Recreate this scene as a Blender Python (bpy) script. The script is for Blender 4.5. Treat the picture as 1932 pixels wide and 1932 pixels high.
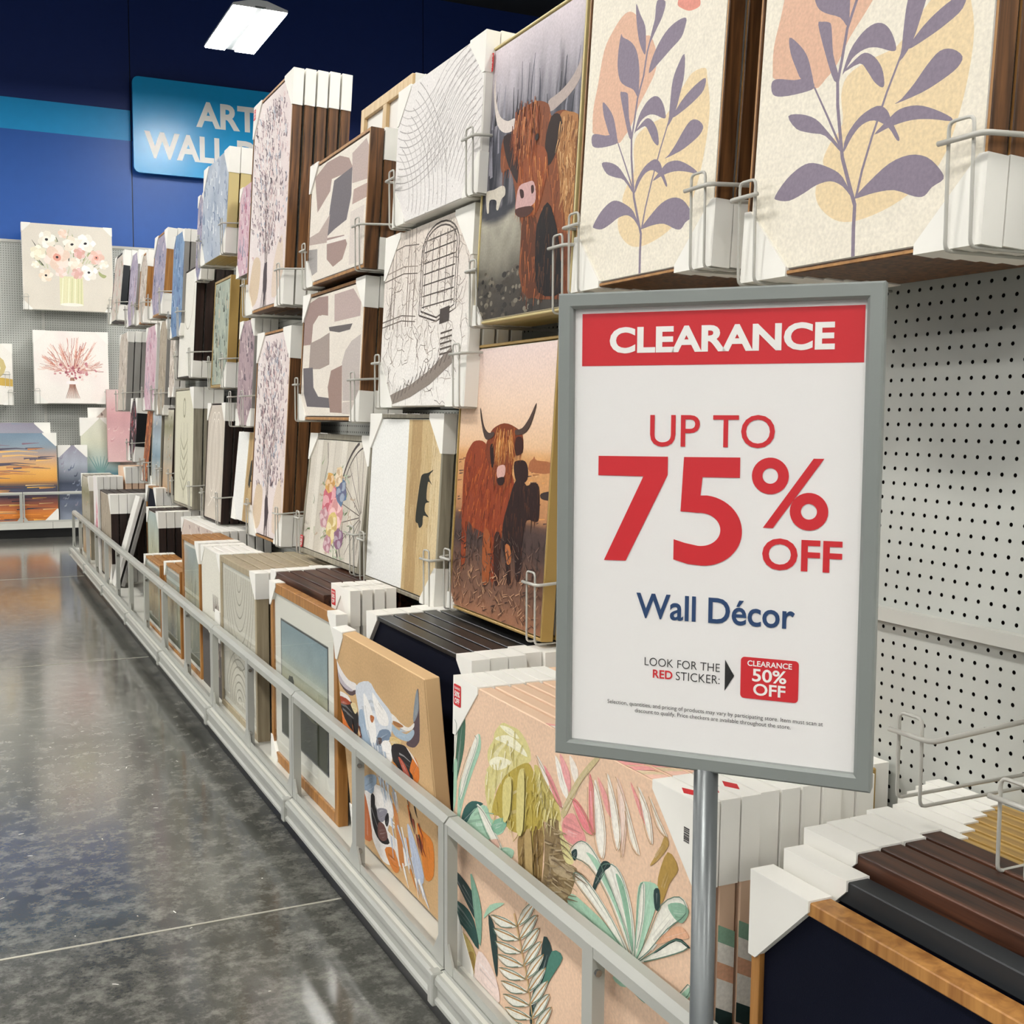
import bpy, bmesh, math, random
from mathutils import Vector, Matrix, noise
from mathutils.geometry import tessellate_polygon

for o in list(bpy.data.objects):
    bpy.data.objects.remove(o, do_unlink=True)
scene = bpy.context.scene
COL = scene.collection
R = math.radians

# ------------------------------------------------------------------ camera
CAM_H = 1.33
cam_data = bpy.data.cameras.new('camera')
cam = bpy.data.objects.new('camera', cam_data)
COL.objects.link(cam)
cam_data.sensor_fit = 'HORIZONTAL'
cam_data.sensor_width = 36.0
cam_data.lens = 36.0 * 2187.7 / 1932.0
cam_data.clip_start = 0.05
cam_data.clip_end = 100
_yaw, _pit, _rol = 0.447249, 0.0825518, 0.0047745
_f = Vector((math.sin(_yaw) * math.cos(_pit), math.cos(_yaw) * math.cos(_pit), -math.sin(_pit)))
_r = Vector((math.cos(_yaw), -math.sin(_yaw), 0))
_u = _r.cross(_f)
_r2 = _r * math.cos(_rol) + _u * math.sin(_rol)
_u2 = _u * math.cos(_rol) - _r * math.sin(_rol)
cam.matrix_world = Matrix(((_r2.x, _u2.x, -_f.x, 0), (_r2.y, _u2.y, -_f.y, 0), (_r2.z, _u2.z, -_f.z, CAM_H), (0, 0, 0, 1)))
scene.camera = cam

# ------------------------------------------------------------------ world, exposure
world = bpy.data.worlds.new('store_ambient')
scene.world = world
world.use_nodes = True
bgn = world.node_tree.nodes['Background']
bgn.inputs[0].default_value = (0.90, 0.95, 1.0, 1)
bgn.inputs[1].default_value = 0.28
LAMP_STRENGTH = 72.0
vs = scene.view_settings
vs.view_transform = 'Standard'
vs.look = 'None'
vs.gamma = 1.0
vs.use_curve_mapping = False
vs.exposure = 0.0

# ------------------------------------------------------------------ helpers
def lin(c):
    if isinstance(c, str):
        c = c.lstrip('#')
        c = [int(c[i:i + 2], 16) / 255 for i in (0, 2, 4)]
        return tuple(x / 12.92 if x <= 0.04045 else ((x + 0.055) / 1.055) ** 2.4 for x in c)
    return tuple(c)

def mixc(a, b, t):
    a, b = lin(a), lin(b)
    return tuple(a[i] * (1 - t) + b[i] * t for i in range(3))

def nmat(name):
    m = bpy.data.materials.new(name)
    m.use_nodes = True
    nt = m.node_tree
    return m, nt, nt.nodes['Principled BSDF']

def plain(name, col, rough=0.5, metal=0.0, spec=0.5, bump=0.0, bscale=200.0, var=0.06):
    m, nt, p = nmat(name)
    p.inputs['Roughness'].default_value = rough
    p.inputs['Metallic'].default_value = metal
    p.inputs['Specular IOR Level'].default_value = spec
    tc = nt.nodes.new('ShaderNodeTexCoord')
    ns = nt.nodes.new('ShaderNodeTexNoise')
    ns.inputs['Scale'].default_value = 9.0
    ns.inputs['Detail'].default_value = 4
    nt.links.new(tc.outputs['Object'], ns.inputs['Vector'])
    mx = nt.nodes.new('ShaderNodeMix')
    mx.data_type = 'RGBA'
    c = lin(col)
    mx.inputs[6].default_value = tuple(x * (1 - var) for x in c) + (1,)
    mx.inputs[7].default_value = tuple(min(1, x * (1 + var)) for x in c) + (1,)
    nt.links.new(ns.outputs['Fac'], mx.inputs[0])
    nt.links.new(mx.outputs[2], p.inputs['Base Color'])
    if bump:
        n2 = nt.nodes.new('ShaderNodeTexNoise')
        n2.inputs['Scale'].default_value = bscale
        nt.links.new(tc.outputs['Object'], n2.inputs['Vector'])
        b = nt.nodes.new('ShaderNodeBump')
        b.inputs['Strength'].default_value = bump
        b.inputs['Distance'].default_value = 0.002
        nt.links.new(n2.outputs['Fac'], b.inputs['Height'])
        nt.links.new(b.outputs['Normal'], p.inputs['Normal'])
    return m

def wood(name, c1, c2, scale=(6, 60, 60), rough=0.45):
    """grain runs along the local x axis when scale[0] is the smallest"""
    m, nt, p = nmat(name)
    tc = nt.nodes.new('ShaderNodeTexCoord')
    mp = nt.nodes.new('ShaderNodeMapping')
    mp.inputs['Scale'].default_value = scale
    ns = nt.nodes.new('ShaderNodeTexNoise')
    ns.inputs['Scale'].default_value = 1.0
    ns.inputs['Detail'].default_value = 6
    ns.inputs['Distortion'].default_value = 0.6
    rp = nt.nodes.new('ShaderNodeValToRGB')
    rp.color_ramp.elements[0].position = 0.32
    rp.color_ramp.elements[1].position = 0.68
    rp.color_ramp.elements[0].color = lin(c1) + (1,)
    rp.color_ramp.elements[1].color = lin(c2) + (1,)
    nt.links.new(tc.outputs['Object'], mp.inputs['Vector'])
    nt.links.new(mp.outputs['Vector'], ns.inputs['Vector'])
    nt.links.new(ns.outputs['Fac'], rp.inputs['Fac'])
    nt.links.new(rp.outputs['Color'], p.inputs['Base Color'])
    p.inputs['Roughness'].default_value = rough
    p.inputs['Specular IOR Level'].default_value = 0.35
    return m

M = {}
M['grey_metal'] = plain('grey_powdercoat', '#bdbdb6', 0.42, 0.0, 0.5)
M['rail'] = plain('rail_grey_paint', '#adaea7', 0.35, 0.0, 0.6)
M['deck'] = plain('deck_offwhite', '#d2d1c8', 0.4)
M['peg'] = plain('pegboard_grey', '#b4b6b0', 0.55, bump=0.15, bscale=60)
M['black'] = plain('kick_black', '#0b0b0b', 0.4)
M['hole'] = plain('behind_pegboard_dark', '#070707', 0.9)
M['wire'] = plain('wire_grey', '#bcbab2', 0.35, 0.0, 0.6)
M['card'] = plain('white_cardboard', '#efede6', 0.75, 0, 0.2, var=0.03)
M['canvas'] = plain('raw_white_canvas', '#ece9e1', 0.8, 0, 0.2, bump=0.3, bscale=900)
M['navy'] = plain('navy_wall_paint', '#0c2765', 0.5, 0, 0.35, bump=0.2, bscale=40)
M['blue'] = plain('blue_wall_paint', '#2458a8', 0.42, 0, 0.4, bump=0.2, bscale=40)
M['band'] = plain('light_blue_paint', '#1093d0', 0.4, 0, 0.4)
M['signblue'] = plain('cyan_sign_board', '#10a0de', 0.28, 0, 0.5)
M['white_letter'] = plain('white_lettering', '#f3f2ee', 0.4)
M['ceiling'] = plain('dark_ceiling', '#17191d', 0.8)
M['signframe'] = plain('sign_frame_grey', '#8a8f8c', 0.38, 0.25, 0.5)
M['pole'] = plain('sign_pole_grey', '#6f7374', 0.33, 0.5, 0.5)
M['poster'] = plain('white_poster', '#eceae8', 0.6, var=0.01)
M['red'] = plain('red_print', '#cf1f29', 0.5, var=0.03)
M['navyprint'] = plain('navy_print', '#1d3f6b', 0.5)
M['blackprint'] = plain('black_print', '#1a1a1a', 0.5)
M['bolt'] = plain('bolt_steel', '#9a9a96', 0.25, 0.9)
M['lampbody'] = plain('lamp_white_enamel', '#e6e8ea', 0.4)
M['seamfill'] = plain('floor_joint_filler', '#b4b1a4', 0.5)
# frame / edge materials, grain along the long direction of the frame side
M['walnut'] = wood('walnut_frame', '#3a2515', '#7d5431', (70, 70, 5))
M['lightrim'] = wood('light_oak_rim', '#93673a', '#b98a52', (40, 40, 6))
M['oak'] = wood('oak_frame', '#8a5a2b', '#b98548', (60, 60, 5))
M['darkwood'] = wood('dark_stained_wood', '#21110b', '#5c3826', (4, 70, 70))
M['espresso'] = wood('espresso_frame', '#160d0a', '#35211a', (70, 70, 4))
M['gold'] = plain('brushed_gold_frame', '#b9995a', 0.35, 0.35, 0.5)
M['goldwood'] = wood('gold_wood', '#8d6b31', '#c6a25a', (4, 80, 80), 0.4)
M['palegold'] = plain('pale_gold_edge', '#cdbb84', 0.45, 0.1)
M['blackframe'] = plain('black_frame', '#17181a', 0.35)
M['charcoal'] = plain('charcoal_frame', '#2a2d30', 0.45, 0, 0.3)
M['spine'] = plain('lamp_spine_grey', '#6f7375', 0.5)
M['holeedge'] = plain('pegboard_core_brown', '#17120e', 0.9, 0, 0.1)
M['beige'] = wood('beige_frame', '#9d8f74', '#b5a78b', (50, 50, 4))
M['greige'] = wood('greige_frame', '#7d7768', '#a39c8a', (60, 60, 5))
M['greyedge'] = plain('grey_edge', '#8f8c88', 0.6)
M['whiteedge'] = plain('white_edge', '#e9e6df', 0.6)
M['tan'] = plain('tan_edge', '#d6b283', 0.65)
M['peach'] = plain('peach_edge', '#e4c3a6', 0.65)
M['pinkedge'] = plain('pink_edge', '#d3a9a6', 0.65)
M['navycanvas'] = plain('navy_canvas', '#060a1c', 0.7, 0, 0.12, bump=0.3, bscale=900)
M['matboard'] = plain('mat_board', '#e3e2d6', 0.8)
M['pine'] = wood('pine_stretcher', '#c8a878', '#dfc69b', (60, 60, 5))

def print_material():
    m, nt, p = nmat('art_print')
    at = nt.nodes.new('ShaderNodeAttribute')
    at.attribute_name = 'Col'
    tc = nt.nodes.new('ShaderNodeTexCoord')
    ns = nt.nodes.new('ShaderNodeTexNoise')
    ns.inputs['Scale'].default_value = 160
    ns.inputs['Detail'].default_value = 3
    nt.links.new(tc.outputs['Object'], ns.inputs['Vector'])
    mr = nt.nodes.new('ShaderNodeMapRange')
    mr.inputs[1].default_value = 0.3
    mr.inputs[2].default_value = 0.7
    mr.inputs[3].default_value = 0.9
    mr.inputs[4].default_value = 1.08
    nt.links.new(ns.outputs['Fac'], mr.inputs[0])
    vm = nt.nodes.new('ShaderNodeVectorMath')
    vm.operation = 'SCALE'
    nt.links.new(at.outputs['Color'], vm.inputs[0])
    nt.links.new(mr.outputs[0], vm.inputs['Scale'])
    nt.links.new(vm.outputs[0], p.inputs['Base Color'])
    p.inputs['Roughness'].default_value = 0.6
    p.inputs['Specular IOR Level'].default_value = 0.25
    return m
M['print'] = print_material()

def pane_material(name, base=0.04, rough=0.02):
    m = bpy.data.materials.new(name)
    m.use_nodes = True
    nt = m.node_tree
    nt.nodes.clear()
    out = nt.nodes.new('ShaderNodeOutputMaterial')
    mx = nt.nodes.new('ShaderNodeMixShader')
    tr = nt.nodes.new('ShaderNodeBsdfTransparent')
    gl = nt.nodes.new('ShaderNodeBsdfGlossy')
    gl.inputs['Roughness'].default_value = rough
    fr = nt.nodes.new('ShaderNodeFresnel')
    fr.inputs['IOR'].default_value = 1.45
    ge = nt.nodes.new('ShaderNodeNewGeometry')
    inv = nt.nodes.new('ShaderNodeMath'); inv.operation = 'SUBTRACT'; inv.inputs[0].default_value = 1.0
    nt.links.new(ge.outputs['Backfacing'], inv.inputs[1])
    mu = nt.nodes.new('ShaderNodeMath'); mu.operation = 'MULTIPLY'
    nt.links.new(fr.outputs[0], mu.inputs[0]); nt.links.new(inv.outputs[0], mu.inputs[1])
    nt.links.new(mu.outputs[0], mx.inputs[0])
    nt.links.new(tr.outputs[0], mx.inputs[1])
    nt.links.new(gl.outputs[0], mx.inputs[2])
    nt.links.new(mx.outputs[0], out.inputs[0])
    return m
M['pane'] = pane_material('clear_pane')

def emit_material(name, col, s):
    m, nt, p = nmat(name)
    p.inputs['Base Color'].default_value = (0.9, 0.9, 0.9, 1)
    p.inputs['Emission Color'].default_value = lin(col) + (1,)
    p.inputs['Emission Strength'].default_value = s
    return m
M['lens'] = emit_material('lamp_lens', '#fffcf6', LAMP_STRENGTH)

def peg_far_material():
    """distant pegboard: the inch grid of holes as fine detail"""
    m, nt, p = nmat('pegboard_far')
    tc = nt.nodes.new('ShaderNodeTexCoord')
    sx = nt.nodes.new('ShaderNodeSeparateXYZ')
    nt.links.new(tc.outputs['Object'], sx.inputs[0])
    def cell(sock):
        a = nt.nodes.new('ShaderNodeMath'); a.operation = 'MULTIPLY'; a.inputs[1].default_value = 1 / 0.0254
        b = nt.nodes.new('ShaderNodeMath'); b.operation = 'FRACT'
        c = nt.nodes.new('ShaderNodeMath'); c.operation = 'SUBTRACT'; c.inputs[1].default_value = 0.5
        d = nt.nodes.new('ShaderNodeMath'); d.operation = 'MULTIPLY'
        nt.links.new(sock, a.inputs[0]); nt.links.new(a.outputs[0], b.inputs[0]); nt.links.new(b.outputs[0], c.inputs[0])
        nt.links.new(c.outputs[0], d.inputs[0]); nt.links.new(c.outputs[0], d.inputs[1])
        return d.outputs[0]
    s = nt.nodes.new('ShaderNodeMath'); s.operation = 'ADD'
    nt.links.new(cell(sx.outputs['X']), s.inputs[0])
    nt.links.new(cell(sx.outputs['Z']), s.inputs[1])
    l = nt.nodes.new('ShaderNodeMath'); l.operation = 'LESS_THAN'; l.inputs[1].default_value = 0.16 ** 2
    nt.links.new(s.outputs[0], l.inputs[0])
    mx = nt.nodes.new('ShaderNodeMix'); mx.data_type = 'RGBA'
    mx.inputs[6].default_value = lin('#b4b6b0') + (1,)
    mx.inputs[7].default_value = lin('#151515') + (1,)
    nt.links.new(l.outputs[0], mx.inputs[0])
    nt.links.new(mx.outputs[2], p.inputs['Base Color'])
    p.inputs['Roughness'].default_value = 0.55
    return m
M['pegfar'] = peg_far_material()

def floor_material():
    m, nt, p = nmat('polished_concrete')
    tc = nt.nodes.new('ShaderNodeTexCoord')
    def nz(scale, detail, rough=0.6, dist=0.0):
        n = nt.nodes.new('ShaderNodeTexNoise')
        n.inputs['Scale'].default_value = scale
        n.inputs['Detail'].default_value = detail
        n.inputs['Roughness'].default_value = rough
        n.inputs['Distortion'].default_value = dist
        nt.links.new(tc.outputs['Object'], n.inputs['Vector'])
        return n
    a = nz(1.3, 6, 0.65)
    b = nz(13.0, 12, 0.78)
    c = nz(90.0, 4, 0.7)
    ra = nt.nodes.new('ShaderNodeValToRGB')
    ra.color_ramp.elements[0].position = 0.35; ra.color_ramp.elements[0].color = lin('#43443f') + (1,)
    ra.color_ramp.elements[1].position = 0.72; ra.color_ramp.elements[1].color = lin('#6b6b65') + (1,)
    nt.links.new(a.outputs['Fac'], ra.inputs['Fac'])
    rb = nt.nodes.new('ShaderNodeValToRGB')
    rb.color_ramp.elements[0].position = 0.47; rb.color_ramp.elements[0].color = (0, 0, 0, 1)
    rb.color_ramp.elements[1].position = 0.62; rb.color_ramp.elements[1].color = (1, 1, 1, 1)
    nt.links.new(b.outputs['Fac'], rb.inputs['Fac'])
    mx = nt.nodes.new('ShaderNodeMix'); mx.data_type = 'RGBA'
    mx.inputs[7].default_value = lin('#a3a198') + (1,)
    ml = nt.nodes.new('ShaderNodeMath'); ml.operation = 'MULTIPLY'; ml.inputs[1].default_value = 0.55
    nt.links.new(rb.outputs['Color'], ml.inputs[0])
    nt.links.new(ml.outputs[0], mx.inputs[0])
    nt.links.new(ra.outputs['Color'], mx.inputs[6])
    m2 = nt.nodes.new('ShaderNodeMix'); m2.data_type = 'RGBA'; m2.blend_type = 'OVERLAY'
    m2.inputs[0].default_value = 0.45
    nt.links.new(mx.outputs[2], m2.inputs[6])
    nt.links.new(c.outputs['Fac'], m2.inputs[7])
    nt.links.new(m2.outputs[2], p.inputs['Base Color'])
    mr = nt.nodes.new('ShaderNodeMapRange')
    mr.inputs[1].default_value = 0.35; mr.inputs[2].default_value = 0.7
    mr.inputs[3].default_value = 0.13; mr.inputs[4].default_value = 0.22
    nt.links.new(b.outputs['Fac'], mr.inputs[0])
    nt.links.new(mr.outputs[0], p.inputs['Roughness'])
    p.inputs['Specular IOR Level'].default_value = 0.6
    p.inputs['Coat Weight'].default_value = 0.6
    p.inputs['Coat IOR'].default_value = 1.6
    p.inputs['Coat Roughness'].default_value = 0.10
    bp = nt.nodes.new('ShaderNodeBump')
    bp.inputs['Strength'].default_value = 0.05
    bp.inputs['Distance'].default_value = 0.002
    nt.links.new(c.outputs['Fac'], bp.inputs['Height'])
    nt.links.new(bp.outputs['Normal'], p.inputs['Normal'])
    return m
M['floor'] = floor_material()

class MB:
    """collects shapes for one mesh"""
    def __init__(s):
        s.v = []; s.f = []; s.mi = []
    def add(s, vs, fs, mi=0):
        b = len(s.v)
        s.v += [tuple(v) for v in vs]
        for f in fs:
            s.f.append([b + i for i in f]); s.mi.append(mi)
    def box(s, x0, x1, y0, y1, z0, z1, mi=0):
        s.add([(x0, y0, z0), (x1, y0, z0), (x1, y1, z0), (x0, y1, z0), (x0, y0, z1), (x1, y0, z1), (x1, y1, z1), (x0, y1, z1)],
              [(0, 3, 2, 1), (4, 5, 6, 7), (0, 1, 5, 4), (1, 2, 6, 5), (2, 3, 7, 6), (3, 0, 4, 7)], mi)
    def cbox(s, x0, x1, y0, y1, z0, z1, c, mi=0):
        """box with chamfered edges"""
        bm = bmesh.new()
        bmesh.ops.create_cube(bm, size=1)
        for v in bm.verts:
            v.co = Vector(((x0 + x1) / 2 + v.co.x * (x1 - x0), (y0 + y1) / 2 + v.co.y * (y1 - y0), (z0 + z1) / 2 + v.co.z * (z1 - z0)))
        bmesh.ops.bevel(bm, geom=list(bm.edges), offset=c, segments=1, affect='EDGES')
        bm.verts.index_update()
        s.add([v.co for v in bm.verts], [[v.index for v in f.verts] for f in bm.faces], mi)
        bm.free()
    def prism(s, poly, a, b, fn, mi=0):
        """poly: 2-D points; fn(p, t) -> 3-D point at t = a or b"""
        n = len(poly)
        vs = [fn(p, a) for p in poly] + [fn(p, b) for p in poly]
        fs = [tuple(range(n))[::-1], tuple(range(n, 2 * n))] + [(i, (i + 1) % n, n + (i + 1) % n, n + i) for i in range(n)]
        s.add(vs, fs, mi)
    def tube(s, path, r, n=8, mi=0):
        path = [Vector(p) for p in path]
        prev = None
        rings = []
        for i, p in enumerate(path):
            d0 = (p - path[i - 1]).normalized() if i else None
            d1 = (path[i + 1] - p).normalized() if i < len(path) - 1 else None
            t = ((d0 or d1) + (d1 or d0))
            t = t.normalized() if t.length > 1e-6 else (d0 or d1)
            if prev is None:
                a = t.orthogonal().normalized()
            else:
                a = prev - t * prev.dot(t)
                a = a.normalized() if a.length > 1e-6 else t.orthogonal().normalized()
            prev = a
            b = t.cross(a)
            k = 1.0
            if d0 and d1:
                k = 1 / max(0.6, math.sqrt(max(0.0, (1 + d0.dot(d1)) / 2)))
            rings.append([p + (a * math.cos(2 * math.pi * j / n) + b * math.sin(2 * math.pi * j / n)) * r * k for j in range(n)])
        vs = [v for rg in rings for v in rg]
        fs = []
        for i in range(len(rings) - 1):
            for j in range(n):
                fs.append((i * n + j, i * n + (j + 1) % n, (i + 1) * n + (j + 1) % n, (i + 1) * n + j))
        fs.append(tuple(range(n))[::-1])
        fs.append(tuple(range((len(rings) - 1) * n, len(rings) * n)))
        s.add(vs, fs, mi)
    def mesh(s, name, mats, smooth=False):
        me = bpy.data.meshes.new(name)
        me.from_pydata(s.v, [], s.f)
        for m in (mats if isinstance(mats, (list, tuple)) else [mats]):
            me.materials.append(m)
        me.polygons.foreach_set('material_index', s.mi)
        if smooth:
            me.polygons.foreach_set('use_smooth', [True] * len(me.polygons))
        bm = bmesh.new(); bm.from_mesh(me)
        bmesh.ops.recalc_face_normals(bm, faces=bm.faces)
        bm.to_mesh(me); bm.free()
        me.update()
        return me
    def build(s, name, mats, parent=None, smooth=False):
        return put(name, s.mesh(name, mats, smooth), parent)

def put(name, me, parent=None):
    o = bpy.data.objects.new(name, me)
    COL.objects.link(o)
    if parent is not None:
        o.parent = parent
    return o

def thing(name, label, cat, loc=(0, 0, 0), rot=(0, 0, 0), group=None):
    o = bpy.data.objects.new(name, None)
    o.empty_display_size = 0.05
    COL.objects.link(o)
    o.location = loc
    o.rotation_euler = rot
    tag(o, label, cat, group)
    return o

def tag(o, label, cat, group=None, kind=None):
    o['label'] = label
    o['category'] = cat
    if group: o['group'] = group
    if kind: o['kind'] = kind
    return o

def swept_ring(mb, w, h, z0, prof, front=None):
    """mitred frame: profile points (inset from the outer edge, y) swept round a w x h rectangle"""
    n = len(prof); rings = []
    for sx, sz in ((-1, 0), (1, 0), (1, 1), (-1, 1)):
        rings.append([(sx * (w / 2 - d), y, z0 + (h - d if sz else d)) for d, y in prof])
    vs = [v for r in rings for v in r]; b = len(mb.v)
    mb.add(vs, [])
    for c in range(4):
        q = (c + 1) % 4
        for i in range(n):
            j = (i + 1) % n
            mb.f.append([b + c * n + i, b + c * n + j, b + q * n + j, b + q * n + i]); mb.mi.append(1 if i == front else 0)

def rounded(path, rad=0.012, seg=3):
    """round the corners of a polyline"""
    path = [Vector(p) for p in path]
    out = [path[0]]
    for i in range(1, len(path) - 1):
        a, p, b = path[i - 1], path[i], path[i + 1]
        d0 = (a - p); d1 = (b - p)
        r = min(rad, d0.length * 0.45, d1.length * 0.45)
        q0 = p + d0.normalized() * r; q1 = p + d1.normalized() * r
        for k in range(seg + 1):
            t = k / seg
            out.append(q0 * (1 - t) ** 2 + p * 2 * t * (1 - t) + q1 * t * t)
    out.append(path[-1])
    return out

_tcache = {}
def text_shape(txt, bold=0.0):
    """flat glyph outlines of a text, scaled into the unit square"""
    key = (txt, bold)
    if key in _tcache: return _tcache[key]
    cu = bpy.data.curves.new('lettering_source', 'FONT')
    cu.body = txt
    cu.offset = bold
    cu.resolution_u = 4
    ob = bpy.data.objects.new('lettering_source', cu)
    COL.objects.link(ob)
    dg = bpy.context.evaluated_depsgraph_get()
    dg.update()
    me = ob.evaluated_get(dg).to_mesh()
    vs = [v.co.copy() for v in me.vertices]
    fs = [list(p.vertices) for p in me.polygons]
    ob.evaluated_get(dg).to_mesh_clear()
    bpy.data.objects.remove(ob, do_unlink=True)
    bpy.data.curves.remove(cu)
    x0 = min(v.x for v in vs); x1 = max(v.x for v in vs); y0 = min(v.y for v in vs); y1 = max(v.y for v in vs)
    vs = [((v.x - x0) / (x1 - x0), (v.y - y0) / (y1 - y0)) for v in vs]
    _tcache[key] = (vs, fs)
    return vs, fs

def lettering(mb, txt, x0, x1, z0, z1, y, bold=0.0, mi=0):
    vs, fs = text_shape(txt, bold)
    mb.add([(x0 + u * (x1 - x0), y, z0 + v * (z1 - z0)) for u, v in vs], fs, mi)

# ------------------------------------------------------------------ structure
def structure(name, mb, mat, smooth=False):
    o = mb.build(name, mat, None, smooth)
    o['kind'] = 'structure'
    return o

mb = MB(); mb.box(-16, 16, -10, 14.15, -0.1, 0.0)
floor = structure('floor', mb, M['floor'])
for y in (-0.54, 3.0, 6.54, 10.08):
    mb = MB(); mb.box(-16, 16, y - 0.004, y + 0.004, -0.001, 0.0012)
    mb.build('floor_joint', M['seamfill'], floor)
mb = MB(); mb.box(-16, 16, -10, 14.15, 6.6, 6.7)
structure('ceiling', mb, M['ceiling'])

wall_back = bpy.data.objects.new('wall_back', None)
COL.objects.link(wall_back); wall_back['kind'] = 'structure'; wall_back.location = (0, 14.15, 0)
SEAMX = 1.925
mb = MB(); mb.box(-16, 16, 0.012, 0.1, 0, 6.6); mb.build('wall_core', M['black'], wall_back)
for x0, x1 in ((-5.4, SEAMX - 0.005), (SEAMX + 0.005, 5.5), (5.51, 16), (-16, -5.41)):
    mb = MB(); mb.box(x0, x1, 0.0, 0.012, 4.79, 6.6); mb.build('wall_panel', M['navy'], wall_back)
    mb = MB(); mb.box(x0, x1, 0.0, 0.012, 0.0, 4.45); mb.build('wall_panel', M['blue'], wall_back)
    mb = MB(); mb.box(x0, x1, -0.001, 0.012, 4.45, 4.79)
    mb.build('painted_band', M['band'] if x0 < 0 else M['navy'], wall_back)

# sign board on the back wall
def rrect(x0, x1, z0, z1, r, seg=6):
    pts = []
    for cx, cz, a in ((x1 - r, z1 - r, 0), (x0 + r, z1 - r, 90), (x0 + r, z0 + r, 180), (x1 - r, z0 + r, 270)):
        for k in range(seg + 1):
            t = R(a + 90 * k / seg)
            pts.append((cx + r * math.cos(t), cz + r * math.sin(t)))
    return pts
K14 = 14.0 / 13.4
def bk(x, z): return x * K14, CAM_H + (z - CAM_H) * K14
board = thing('department_sign', 'large cyan wall sign with white department lettering high on the blue wall', 'sign', (0, 14.12, 0))
x0, z0 = bk(1.85, 3.965); x1, z1 = bk(4.22, 4.99)
mb = MB(); mb.prism(rrect(x0, x1, z0, z1, 0.07), -0.09, -0.05, lambda p, t: (p[0], t, p[1])); mb.build('board', M['signblue'], board)
mb = MB(); mb.box(x0 + 0.1, x1 - 0.1, -0.05, 0.03, z0 + 0.1, z1 - 0.1); mb.build('standoff_frame', M['black'], board)
mb = MB()
a0, b0 = bk(2.525, 4.515); a1, b1 = bk(3.54, 4.80)
lettering(mb, 'ART &', a0, a1, b0, b1, -0.0915, 0.035)
a0, b0 = bk(1.965, 4.13); a1, b1 = bk(4.10, 4.49)
lettering(mb, 'WALL D\u00c9COR', a0, a1, b0, b1, -0.0915, 0.035)
mb.build('lettering', M['white_letter'], board)

# ------------------------------------------------------------------ ceiling lamps
def make_lamp(first_label):
    root = thing('high_bay_lamp', first_label, 'lamp', (0, 0, 0))
    W, L = 0.50, 1.34
    mb = MB()
    prof = [(-W / 2, 0.0), (-W / 2, 0.02), (-0.06, 0.075), (0.06, 0.075), (W / 2, 0.02), (W / 2, 0.0), (0.05, 0.0), (0.05, 0.022), (-0.05, 0.022), (-0.05, 0.0)]
    mb.prism(prof, -L / 2, L / 2, lambda p, t: (p[0], t, p[1])); mb.build('housing', M['lampbody'], root)
    for s in (-1, 1):
        mb = MB(); mb.box(min(s * 0.052, s * (W / 2 - 0.006)), max(s * 0.052, s * (W / 2 - 0.006)), -L / 2 + 0.02, L / 2 - 0.02, -0.012, -0.001)
        mb.build('lens', M['lens'], root)
    mb = MB(); mb.box(-0.046, 0.046, -L / 2 + 0.01, L / 2 - 0.01, 0.006, 0.02); mb.build('spine', M['spine'], root)
    for s in (-1, 1):
        mb = MB(); mb.tube([(0, s * 0.4, 0.07), (0, s * 0.4, 1.55)], 0.0025, 6); mb.build('hanging_wire', M['bolt'], root)
    return root
def copy_tree(o, parent=None):
    c = o.copy(); COL.objects.link(c)
    c.parent = parent
    for ch in list(o.children): copy_tree(ch, c)
    return c
lamp0 = make_lamp('bright white twin-lens ceiling lamp hanging before the navy wall')
lamp0.location = (2.62, 11.45, 5.0)
for lx in (-9.98, -5.78, -1.58, 2.62, 6.82):
    for ly in (-8.55, -4.55, -0.55, 3.45, 7.45, 11.45):
        if (lx, ly) == (2.62, 11.45): continue
        l = copy_tree(lamp0); l.location = (lx, ly, 5.0)
        l['label'] = 'white twin-lens ceiling lamp above the store aisles, out of view'; l['group'] = 'ceiling lamps of the store'

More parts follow.
